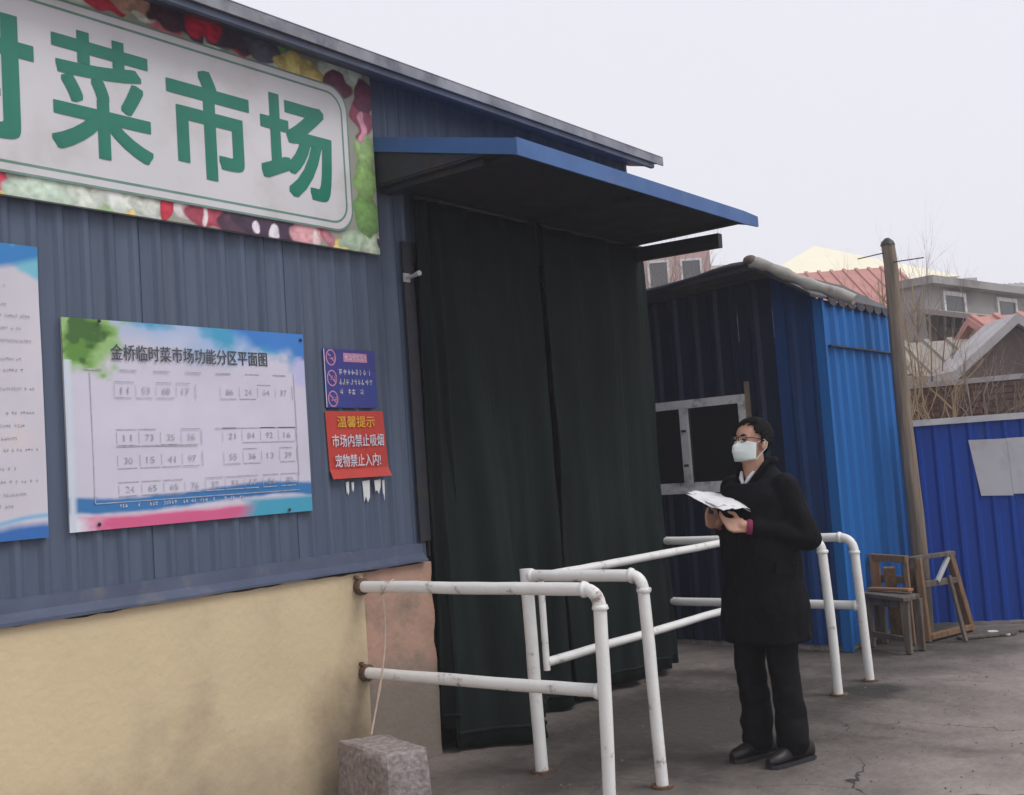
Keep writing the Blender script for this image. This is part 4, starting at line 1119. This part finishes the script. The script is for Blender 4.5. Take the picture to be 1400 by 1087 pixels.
for s_ in (1, -1):
    e0, e1 = vs[(nv - 1) * nu + (nu - 1 if s_ > 0 else 0)], vs[nu - 1 if s_ > 0 else 0]
    part('ear_loop', tilt(MB().tube([e0, (HX + .0, s_ * .086, 1.612 + HZ), (HX - .022, s_ * .089, 1.598 + HZ), (HX - .018, s_ * .087, 1.572 + HZ), e1], .0018, 6).mesh('ear_loop')), M['mask'], o)
# glasses
gmb = MB(); zc = 1.606 + HZ
for s_ in (1, -1):
    yc = s_ * .033; ring = []
    for k in range(17):
        a = k * math.tau / 16; cx_ = math.copysign(abs(math.cos(a)) ** .6, math.cos(a)); sz_ = math.copysign(abs(math.sin(a)) ** .6, math.sin(a))
        ring.append((HX + .104 - .010 * abs(yc + .025 * cx_) / .06, yc + .025 * cx_, zc + .016 * sz_))
    gmb.tube(ring, .0022, 6, False)
    gmb.tube([(HX + .094, s_ * .058, zc + .010), (HX + .06, s_ * .076, zc + .008), (HX - .005, s_ * .084, zc + .004), (HX - .028, s_ * .083, zc - .012)], .002, 6)
gmb.tube([(HX + .103, -.009, zc + .006), (HX + .107, 0, zc + .009), (HX + .103, .009, zc + .006)], .002, 6)
part('glasses', tilt(gmb.mesh('glasses')), M['specs'])
for s_ in (1, -1):
    part('eye', tilt(MB().ellipsoid((HX + .0885, s_ * .031, 1.602 + HZ), (.006, .012, .0055), 10, 6).mesh('eye')), M['specs'])
    part('eyebrow', tilt(MB().tube([(HX + .093, s_ * .014, 1.625 + HZ), (HX + .090, s_ * .032, 1.630 + HZ), (HX + .076, s_ * .050, 1.625 + HZ)], [.003, .004, .002], 6).mesh('eyebrow')), M['hair'])
# coat
def ering(z, cxr, ra_, rb_, n=28, p=2.4):
    out = []
    for k in range(n):
        a = k * math.tau / n; ca, sa = math.cos(a), math.sin(a)
        out.append((cxr + ra_ * math.copysign(abs(ca) ** (2 / p), ca), rb_ * math.copysign(abs(sa) ** (2 / p), sa), z))
    if z > 1.40:                                # neckline open at the throat
        out = [(x_, y_, z_ - (z - 1.40) * .95 * max(0, (x_ - cxr) / ra_) ** 1.5) for x_, y_, z_ in out]
    return out
cb = MB()
cb.loft([ering(r[0], r[1], r[2] * (1.06 if r[0] < 1.35 else 1), r[3] * (1.05 if r[0] < 1.35 else 1)) for r in ((.600, -.005, .175, .238), (.70, -.005, .172, .232), (.85, -.005, .165, .222), (1.00, -.005, .158, .212), (1.12, -.008, .158, .210), (1.24, -.012, .162, .214),
                              (1.34, -.020, .152, .210), (1.405, -.028, .128, .185), (1.445, -.034, .100, .130), (1.475, -.034, .088, .092), (1.515, -.034, .086, .084))])
for s_ in (1, -1):
    sh = Vector((-.035, s_ * .185, 1.37)); el = Vector((-.080, s_ * .262, 1.115)); wr = Vector((.110, s_ * .135, 1.185 if s_ > 0 else 1.20))
    cb.ellipsoid(sh, (.082, .075, .072), 14, 10); cb.capsule(sh, el, .080, .066, 14); cb.capsule(el, wr, .066, .054, 14)
me = remeshed(cb, .011, 5, name='coat')
for v in me.vertices:
    p = v.co
    n_ = mnoise.noise(Vector((p.x * 9, p.y * 9, p.z * 6))) * .016 + mnoise.noise(Vector((p.x * 20, p.y * 20, p.z * 11))) * .007
    d = Vector((p.x, p.y, 0)); d = d.normalized() if d.length > .01 else Vector((0, 0, 0))
    v.co += d * n_
    if p.z < .63: v.co.z += mnoise.noise(Vector((p.x * 6, p.y * 6, 2))) * .012
coat = part('coat', me, M['coat'])
cm_ = MB()
cm_.tube([(-.034 + .092 * math.cos(a_), .094 * math.sin(a_), 1.512 - .125 * max(0, math.cos(a_)) ** 1.4) for a_ in [R_(22 + 316 * k / 24) for k in range(25)]], [.010] + [.019] * 23 + [.010], 8)
part('collar', cm_.mesh('collar'), M['coat'], coat)
part('front_placket', MB().tube([(.170, .012, .62), (.160, .012, .9), (.155, .012, 1.1), (.158, .012, 1.24), (.135, .012, 1.33)], .006, 6).mesh('front_placket'), M['coat'], coat)
part('pocket_flap', MB().beam((.09, .205, .98), (-.03, .222, .965), .012, .05).mesh('pocket_flap'), M['coat'], coat)
for s_ in (1, -1):
    wr = Vector((.150, s_ * .108, 1.190 if s_ > 0 else 1.21)); d = Vector((.75, -s_ * .5, .15)).normalized()
    part('cuff', MB().tube([wr - d * .025, wr, wr + d * .012], [.040, .040, .036], 14).mesh('cuff'), M['magenta'], coat)
sc_ = MB()
for s_ in (1, -1): sc_.tube([(.030, s_ * .048, 1.462), (.052, s_ * .030, 1.432), (.066, s_ * .006, 1.395)], [.008, .012, .007], 8)
part('shirt_collar', sc_.mesh('shirt_collar'), M['paper'], coat)
# trousers
tb = MB()
for s_ in (1, -1):
    fo = -.02 if s_ > 0 else .03
    pts = [Vector((-.01, s_ * .085, .90)), Vector((fo * .5 + .0, s_ * .092, .70)), Vector((fo + .012, s_ * .094, .48)), Vector((fo - .010, s_ * .098, .28)), Vector((fo - .006, s_ * .10, .10))]
    rr = [.108, .094, .080, .076, .084]
    for k in range(4): tb.capsule(pts[k], pts[k + 1], rr[k], rr[k + 1], 16)
tb.ellipsoid((-.01, 0, .88), (.13, .17, .10), 16, 10)
me = remeshed(tb, .010, 5, name='trousers')
for v in me.vertices:
    p = v.co
    k_ = 1 - min(1, abs(p.z - .2) / .3)
    v.co += Vector((mnoise.noise(Vector((p.x * 8, p.y * 8, p.z * 16))), mnoise.noise(Vector((p.x * 8 + 9, p.y * 8, p.z * 16))), 0)) * (.006 + .010 * k_)
    if p.z < .045: v.co.z = .045 + (p.z - .045) * .2
part('trousers', me, M['trousers'])
for s_ in (1, -1):
    fo = -.02 if s_ > 0 else .03
    yc = s_ * .102
    sections = [(-.115, .030, .055, .075), (-.09, .040, .072, .088), (-.04, .042, .080, .100), (.02, .042, .085, .098), (.07, .047, .075, .078), (.12, .050, .062, .060), (.16, .044, .052, .050), (.185, .022, .040, .036)]
    rings = []
    for (xx, hw, _, hh) in sections:
        hw *= .9
        ring = []
        for k in range(14):
            a = k * math.tau / 14
            zz = hh * (.5 + .5 * math.sin(a)); wdt = hw * math.copysign(abs(math.cos(a)) ** .7, math.cos(a)) * (1 - .35 * max(0, zz / hh - .4))
            ring.append((fo - .012 + xx, yc + wdt + s_ * .02 * max(0, xx), zz + .012))
        rings.append(ring)
    so = part('shoe', MB().loft(rings).mesh('shoe'), M['shoe'])
    sole = [(fo - .012 + xx, yc + sg * (hw * .9 + .003) + s_ * .02 * max(0, xx), 0) for sg, seq in ((1, sections), (-1, sections[::-1])) for (xx, hw, _, _) in seq]
    part('sole', MB().prism(sole, (0, 0, .018)).mesh('sole'), M['dark_steel'], so)

# papers in the hands: two slightly curved sheets
def sheet_pts(off, rot, n=17, m=15):
    out = []
    for j in range(m):
        for i in range(n):
            u, v = i / (n - 1), j / (m - 1)
            x_ = .115 + .225 * u; y_ = .115 - .24 * v
            z_ = 1.250 + .085 * v + .014 * mnoise.noise((u * 3.1 + off * 90, v * 2.7, 4)) + .006 * mnoise.noise((u * 8, v * 8, off * 200)) + .030 * u + .012 * math.sin(u * 3.0) * (1 - v) - .01 * u * u + .010 * abs(math.sin(v * 3.1 + u * 1.5)) + off
            out.append((x_ + rot * v * .1, y_ + rot * u * .1, z_))
    return out
rotm = Matrix.Translation(per.location) @ Matrix.Rotation(pang, 4, 'Z')
pp = empty('paper_stack', rotm @ Vector((.25, 0, 1.25)), 'white paper sheets held in both hands of the person', 'paper')
for off, rot in ((.006, .30), (.020, -.12)):
    mb = MB(); P = [rotm @ Vector(q_) for q_ in sheet_pts(off, rot)]
    n, m_ = 17, 15
    B = [p - Vector((0, 0, .0012)) for p in P]
    fs = [(j * n + i, j * n + i + 1, (j + 1) * n + i + 1, (j + 1) * n + i) for j in range(m_ - 1) for i in range(n - 1)]
    o_ = len(P); fs2 = [tuple(o_ + t for t in reversed(f)) for f in fs]
    rim = [i for i in range(n)] + [j * n + n - 1 for j in range(1, m_)] + [(m_ - 1) * n + i for i in range(n - 2, -1, -1)] + [j * n for j in range(m_ - 2, 0, -1)]
    q_ = len(rim); e_ = [(rim[k], o_ + rim[k], o_ + rim[(k + 1) % q_], rim[(k + 1) % q_]) for k in range(q_)]
    mb.add(P + B, fs + fs2 + e_, True); obj('sheet', mb, M['paper'], pp)

# ================================================================== BACKGROUND
ANG0 = math.atan2(.614, .786)
def frame(origin, ang):
    o = Vector(origin); ux = Vector((math.cos(ang), math.sin(ang), 0)); uy = Vector((-math.sin(ang), math.cos(ang), 0))
    return lambda x, y, z: o + ux * x + uy * y + Vector((0, 0, z))
def fbox(mb, F, x0, y0, z0, x1, y1, z1):
    vs = [F(x0, y0, z0), F(x1, y0, z0), F(x1, y1, z0), F(x0, y1, z0), F(x0, y0, z1), F(x1, y0, z1), F(x1, y1, z1), F(x0, y1, z1)]
    return mb.add(vs, [(0, 3, 2, 1), (4, 5, 6, 7), (0, 1, 5, 4), (1, 2, 6, 5), (2, 3, 7, 6), (3, 0, 4, 7)])
def far_window(F, x, z, w, h, parent, y=0.0, fm='frame_white'):
    mb = MB(); t = .10
    fbox(mb, F, x, y - .06, z, x + w, y - .004, z + t); fbox(mb, F, x, y - .06, z + h - t, x + w, y - .004, z + h)
    fbox(mb, F, x, y - .058, z + t, x + t, y - .004, z + h - t); fbox(mb, F, x + w - t, y - .058, z + t, x + w, y - .004, z + h - t)
    f_ = obj('window', mb, M[fm], parent)
    mb = MB(); fbox(mb, F, x + t, y - .03, z + t, x + w - t, y - .006, z + h - t); obj('pane', mb, M['far_glass'], f_)
def house(name, label, origin, ang, w, d, h, wall, roof=None, ridge=1.5, gable_front=True, rows=(), over=.3, cat='building'):
    F = frame(origin, ang); e = empty(name, origin, label, cat)
    mb = MB(); fbox(mb, F, 0, 0, -.3, w, d, h)
    if roof and gable_front: mb.prism([F(0, 0, h + .001), F(w, 0, h + .001), F(w / 2, 0, h + ridge - .02)], F(0, d, 0) - F(0, 0, 0))
    elif roof: mb.prism([F(0, 0, h + .001), F(0, d, h + .001), F(0, d / 2, h + ridge - .02)], F(w, 0, 0) - F(0, 0, 0))
    obj('wall', mb, M[wall], e)
    if roof:
        t = .14; s = ridge / (w / 2) if gable_front else ridge / (d / 2)
        mb = MB()
        if gable_front:
            mb.prism([F(-over, -over, h - s * over), F(w / 2, -over, h + ridge), F(w + over, -over, h - s * over), F(w + over, -over, h - s * over + t), F(w / 2, -over, h + ridge + t), F(-over, -over, h - s * over + t)], F(0, d + 2 * over, 0) - F(0, 0, 0))
        else:
            mb.prism([F(-over, -over, h - s * over), F(-over, d / 2, h + ridge), F(-over, d + over, h - s * over), F(-over, d + over, h - s * over + t), F(-over, d / 2, h + ridge + t), F(-over, -over, h - s * over + t)], F(w + 2 * over, 0, 0) - F(0, 0, 0))
        ro_ = obj('roof', mb, M[roof], e)
        if not gable_front:                      # ribs of the roof covering, front slope
            k = 0
            while k * .42 < w + 2 * over - .1:
                x = -over + .1 + k * .42; k += 1
                obj('roof_rib', MB().beam(F(x, -over + .02, h - s * over + t + .03), F(x, d / 2, h + ridge + t + .03), .10, .05), M[roof], ro_)
    for (x, z, ww, hh) in rows: far_window(F, x, z, ww, hh, e)
    return e, F
# cream house with a low gable behind the shed
crm = empty('cream_house', (-18.5, 60.0, 0), 'tall cream house with a low pale hipped roof rising behind the shed', 'building')
F = frame((-19.37, 59.45, 0), ANG0)
mb = MB(); fbox(mb, F, -5.0, -5.0, -.3, 5.0, 5.0, 10.0); obj('wall', mb, M['cream'], crm)
mb = MB(); c4 = [F(-5.7, -5.7, 10.0), F(5.7, -5.7, 10.0), F(5.7, 5.7, 10.0), F(-5.7, 5.7, 10.0)]
mb.add(c4 + [F(0, 0, 13.15)], [(0, 1, 4), (1, 2, 4), (2, 3, 4), (3, 0, 4), (3, 2, 1, 0)]); obj('roof', mb, M['cream_roof'], crm)
for z in (1.5, 4.3, 7.1):
    for x in (-4.0, -1.8, .5, 2.7): far_window(F, x, z, 1.2, 1.5, crm, -5.0)
# red roofed house in front of it
house('red_roofed_house', 'house with a faded red tiled roof beyond the shed', (-9.2, 32.2, 0), ANG0, 3.9, 5.5, 5.85, 'pink_wall', 'red_tile', 1.55, False,
      [(x, z, .9, 1.2) for z in (1.0, 3.6) for x in (.5, 2.2)], .25)
# pinkish block seen under the awning arm
house('pink_apartment_block', 'pinkish grey apartment block beyond the market roof end', (-23.8, 40.8, 0), ANG0, 6.7, 9, 11.15, 'pink_wall', None, rows=[(x, z, 1.0, 1.3) for z in (1.2, 4.2, 7.2, 9.4) for x in (.6, 2.2, 3.8, 5.3)])
house('pale_apartment_block', 'pale grey apartment block next to the pinkish one', (-29.0, 61.8, 0), ANG0, 5.0, 10, 13.8, 'pale_wall', None, rows=[(x, z, 1.0, 1.3) for z in (1.5, 4.6, 7.7, 10.8) for x in (.6, 2.1, 3.6)])
# long stepped row of grey buildings to the right, receding
TA = math.atan2(.982, .187)
te = empty('grey_terrace', (-2.05, 25.1, 0), 'long grey terraced building with stepped pale roofs behind the fence', 'building')
F = frame((-2.05, 25.1, 0), TA)
mb = MB(); fbox(mb, F, -.2, 1.2, -.3, 26, 1.9, 5.1); obj('upper_storey', mb, M['grey_wall'], te)
mb = MB(); fbox(mb, F, -.3, .9, 5.101, 26.3, 2.0, 5.28); obj('roof_slab', mb, M['grey_wall'], te)
mb = MB(); fbox(mb, F, -.4, -1.2, -.3, 26, 1.199, 3.75); obj('lower_storey', mb, M['pale_wall'], te)
mb = MB(); mb.prism([F(-.6, -1.6, 3.72), F(-.6, 1.19, 4.45), F(-.6, 1.19, 4.57), F(-.6, -1.6, 3.82)], F(26.6, 0, 0) - F(0, 0, 0)); obj('roof', mb, M['taupe_roof'], te)
mb = MB(); mb.prism([F(-.7, -2.9, 2.95), F(-.7, -1.21, 3.35), F(-.7, -1.21, 3.45), F(-.7, -2.9, 3.04)], F(26.6, 0, 0) - F(0, 0, 0)); obj('porch_roof', mb, M['taupe_roof'], te)
for k in range(7): mb = MB(); fbox(mb, F, .2 + k * 3.4, -2.7, -.3, .4 + k * 3.4, -2.5, 2.99); obj('porch_post', mb, M['pale_wall'], te)
for k in range(9):
    far_window(F, .6 + k * 2.7, 4.62 - .55, 1.1, .95, te, 1.2); far_window(F, .8 + k * 2.7, 1.3, 1.2, 1.3, te, -1.2)
# brown brick wall behind the fence, its bricks laid one by one
bw = empty('brick_wall', (-.6, 14.0, 0), 'dark brown brick wall standing behind the blue fence', 'wall')
BA = math.atan2(.20, 1.0); F = frame((-.75, 13.72, 0), BA)
mb = MB(); fbox(mb, F, 0, .02, -.1, 6.0, .22, 2.235); obj('mortar_core', mb, M['mortar'], bw)
bm_ = MB(); fbox(bm_, F, 0, 0, 0, .225, .10, .062); brick_me = bm_.mesh('brick', F(0, 0, 0)); brick_me.materials.append(M['brick_brown'])
nb_ = 0
for r in range(13):
    z = 2.165 - r * .075
    for k in range(25):
        if nb_ >= 300: break
        x = k * .24 + (.12 if r % 2 else 0)
        if x > 5.77: continue
        o = bpy.data.objects.new('brick', brick_me); col.objects.link(o); o.parent = bw
        p = F(x, random.uniform(-.012, .004), z); o.location = p - wloc(bw); nb_ += 1
rest = MB()
for r in range(13, 29):
    z = 2.165 - r * .075
    for k in range(24): fbox(rest, F, k * .24 + (.12 if r % 2 else 0), 0, z, k * .24 + .225 + (.12 if r % 2 else 0), .1, z + .062)
tag(obj('lower_bricks', rest, M['brick_brown'], bw), kind='stuff')
mb = MB(); fbox(mb, F, -.05, -.04, 2.236, 6.05, .26, 2.30); obj('coping', mb, M['roof_pale'], bw)
# brown gabled house to the right
house('brown_gabled_house', 'brown gable ended hut with a pale roof edge behind the fence', (.02, 15.55, 0), ANG0 - .05, 1.55, .9, 2.46, 'brown_wall', 'roof_pale', .62, True, [(.5, 1.2, .5, .7)], .12, 'hut')
house('low_tiled_house', 'low pale walled house with a brownish tiled roof under the terrace', (-2.05, 18.55, 0), ANG0, 2.1, 2.4, 2.62, 'pale_wall', 'taupe_roof', .62, False, [(.35, 1.1, .6, .8), (1.2, 1.1, .6, .8)], .15)
house('small_pink_house', 'small pink walled house with a faded tile roof between terrace and hut', (-.35, 20.0, 0), ANG0, 2.3, 2.6, 3.05, 'pink_wall', 'red_tile', .6, False, [(.4, 1.5, .6, .8), (1.4, 1.5, .6, .8)], .15)
# distant low blocks
house('white_far_house', 'distant white flat roofed house above the terrace roof', (-19.6, 81.2, 0), ANG0, 3.4, 6, 13.3, 'roof_pale', None, rows=[(x, z, .9, 1.2) for z in (8.0, 11.0) for x in (.4, 1.9)])
house('pink_far_house', 'distant pale pink house at the end of the terrace', (-16.6, 84.0, 0), ANG0, 9.0, 6, 12.2, 'pink_wall', 'roof_pale', .8, False, [(x, z, .9, 1.2) for z in (7.5, 10.2) for x in (.6, 2.6, 4.6, 6.6)])

# bare trees and dry stalks
def branch(mb, p, d, L, r, lev, rng, spread, twig=.35):
    n = 4; pts = [p.copy()]; rs = [r]
    for k in range(n):
        d = (d + Vector((rng.uniform(-1, 1), rng.uniform(-1, 1), rng.uniform(-.4, .7))) * .16).normalized()
        p = p + d * (L / n); pts.append(p.copy()); rs.append(r * (1 - .55 * (k + 1) / n))
    mb.tube(pts, rs, 6 if lev > 2 else 4, False)
    if lev <= 0: return
    for k in range(rng.randint(3, 4) if lev > 1 else rng.randint(3, 5)):
        i = rng.randint(1, n); dd = (d + Vector((rng.uniform(-1, 1), rng.uniform(-1, 1), rng.uniform(-.3, .9))) * spread).normalized()
        branch(mb, pts[i], dd, L * rng.uniform(.5, .75), rs[i] * .62, lev - 1, rng, spread)
def bare_tree(name, label, loc, h, r, lev, seed, spread=.75, mname='twig', group=None):
    rng = random.Random(seed); e = empty(name, loc, label, 'tree', group)
    base = Vector(loc); tp = [base + Vector((0, 0, -.1))]; d = Vector((0, 0, 1))
    p = base.copy(); rs = [r * 1.2]
    for k in range(5):
        d = (d + Vector((rng.uniform(-.1, .1), rng.uniform(-.1, .1), .3))).normalized(); p = p + d * h * .09; tp.append(p.copy()); rs.append(r * (1 - .08 * k))
    obj('trunk', MB().tube(tp, rs, 8), M[mname], e)
    mb = MB()
    for k in range(5): branch(mb, tp[-1 - (k % 2)], (d + Vector((rng.uniform(-1, 1), rng.uniform(-1, 1), rng.uniform(.1, .8))) * spread).normalized(), h * rng.uniform(.28, .36), r * .6, lev, rng, spread)
    obj('crown', mb, M[mname], e, fix=False)
bare_tree('bare_tree', 'bare leafless tree reaching above the utility pole', (-3.5, 23.2, 0), 6.1, .045, 3, 5, group='bare trees behind the shed')
bare_tree('bare_tree', 'bare leafless tree behind the gable of the shed under the awning arm', (-7.6, 20.6, 0), 6.6, .08, 3, 8, group='bare trees behind the shed')
bare_tree('bare_tree', 'twiggy bare tree in front of the pinkish apartment block', (-5.6, 18.9, 0), 5.9, .07, 3, 12, .8, group='bare trees behind the shed')
bare_tree('bare_shrub', 'tangled leafless shrub beside the brown gabled hut', (.95, 12.9, 0), 2.75, .035, 3, 15, 1.0)
bare_tree('bare_tree', 'slender tan sapling standing among the dry stalks', (-.02, 13.45, 0), 3.2, .022, 3, 31, .55, 'twig_pale')
bare_tree('bare_tree', 'thin brown tree rising behind the brown brick wall', (-.75, 16.4, 0), 4.3, .026, 3, 37, .7, group='bare trees behind the shed')
bare_tree('bare_shrub', 'pale dry shrub leaning over the brick wall coping', (.45, 13.35, 0), 2.9, .03, 3, 41, 1.0, 'twig_pale')
for k in range(9):
    rng = random.Random(60 + k)
    x, y = -.22 + .085 * k * .55 + rng.uniform(-.03, .03), 13.2 + rng.uniform(-.15, .2)
    e = empty('dry_stalk', (x, y, 0), 'tall tan dry stalk in the clump before the brick wall', 'plant', 'dry stalks before the brick wall')
    h = rng.uniform(2.9, 3.7); pts = [Vector((x + .03 * math.sin(t * 4 + k) , y + .02 * math.cos(t * 3), h * t)) for t in [i / 9 for i in range(10)]]
    obj('stem', MB().tube(pts, [.016 * (1 - .6 * i / 9) for i in range(10)], 5), M['twig_pale'], e)
    mb = MB()
    for q_ in range(26):
        t = rng.uniform(.35, 1); i = min(9, int(t * 9)); p = pts[i]
        d = Vector((rng.uniform(-.5, .5), rng.uniform(-.4, .4), rng.uniform(.4, 1))).normalized()
        mb.tube([p, p + d * rng.uniform(.1, .3)], [.005, .002], 4, False)
    tag(obj('twigs', mb, M['twig_pale'], e, fix=False), kind='stuff')

# ================================================================== LITTER ON THE GROUND
rg = random.Random(77)
for k, (x, y, s_, m_) in enumerate(((1.78, 9.30, .05, 'paper'), (1.92, 9.20, .03, 'paper'), (1.98, 9.42, .035, 'leaf_dry'))):
    mb = MB(); poly = [(x + s_ * math.cos(a) * rg.uniform(.6, 1.1), y + s_ * math.sin(a) * rg.uniform(.6, 1.1), .004) for a in [i * math.tau / 7 for i in range(7)]]
    mb.prism(poly, (0, 0, .012))
    tag(obj('litter_scrap', mb, M[m_], origin=(x, y, 0)), ['white paper scrap on the ground before the trestle', 'small pale paper scrap lying near the blue fence', 'dry brown leaf lying on the ground near the blue fence'][k], 'litter')
gr = MB()
for k in range(1300):
    x, y = rg.uniform(.1, 4.6), rg.uniform(2.6, 10.2)
    if (x - 4.3) ** 2 + y ** 2 < 6: continue
    s_ = rg.uniform(.003, .010) * (1.6 if rg.random() < .06 else 1)
    z = gz(x, y) - .006
    a0 = rg.uniform(0, 6)
    ring = [(x + s_ * math.cos(a0 + i * math.tau / 5) * rg.uniform(.7, 1.1), y + s_ * math.sin(a0 + i * math.tau / 5) * rg.uniform(.7, 1.1), z - .001) for i in range(5)]
    gr.add(ring + [(x, y, z + s_ * .8)], [(i, (i + 1) % 5, 5) for i in range(5)])
tag(obj('grit', gr, M['grit']), 'loose grit scattered over the worn concrete', 'grit', kind='stuff')

# ================================================================== HAZE
hz = MB().box((-45, -14, -1.2), (26, 100, 16))
hm_ = bpy.data.materials.new('haze'); hm_.use_nodes = True
nt = hm_.node_tree; nt.nodes.clear()
ho = nt.nodes.new('ShaderNodeOutputMaterial'); pv = nt.nodes.new('ShaderNodeVolumePrincipled')
pv.inputs['Color'].default_value = (.92, .92, .96, 1); pv.inputs['Density'].default_value = .0028; pv.inputs['Anisotropy'].default_value = .2
nt.links.new(pv.outputs['Volume'], ho.inputs['Volume'])
tag(obj('haze', hz, hm_), 'thin pale winter haze filling the air', 'haze', kind='stuff')
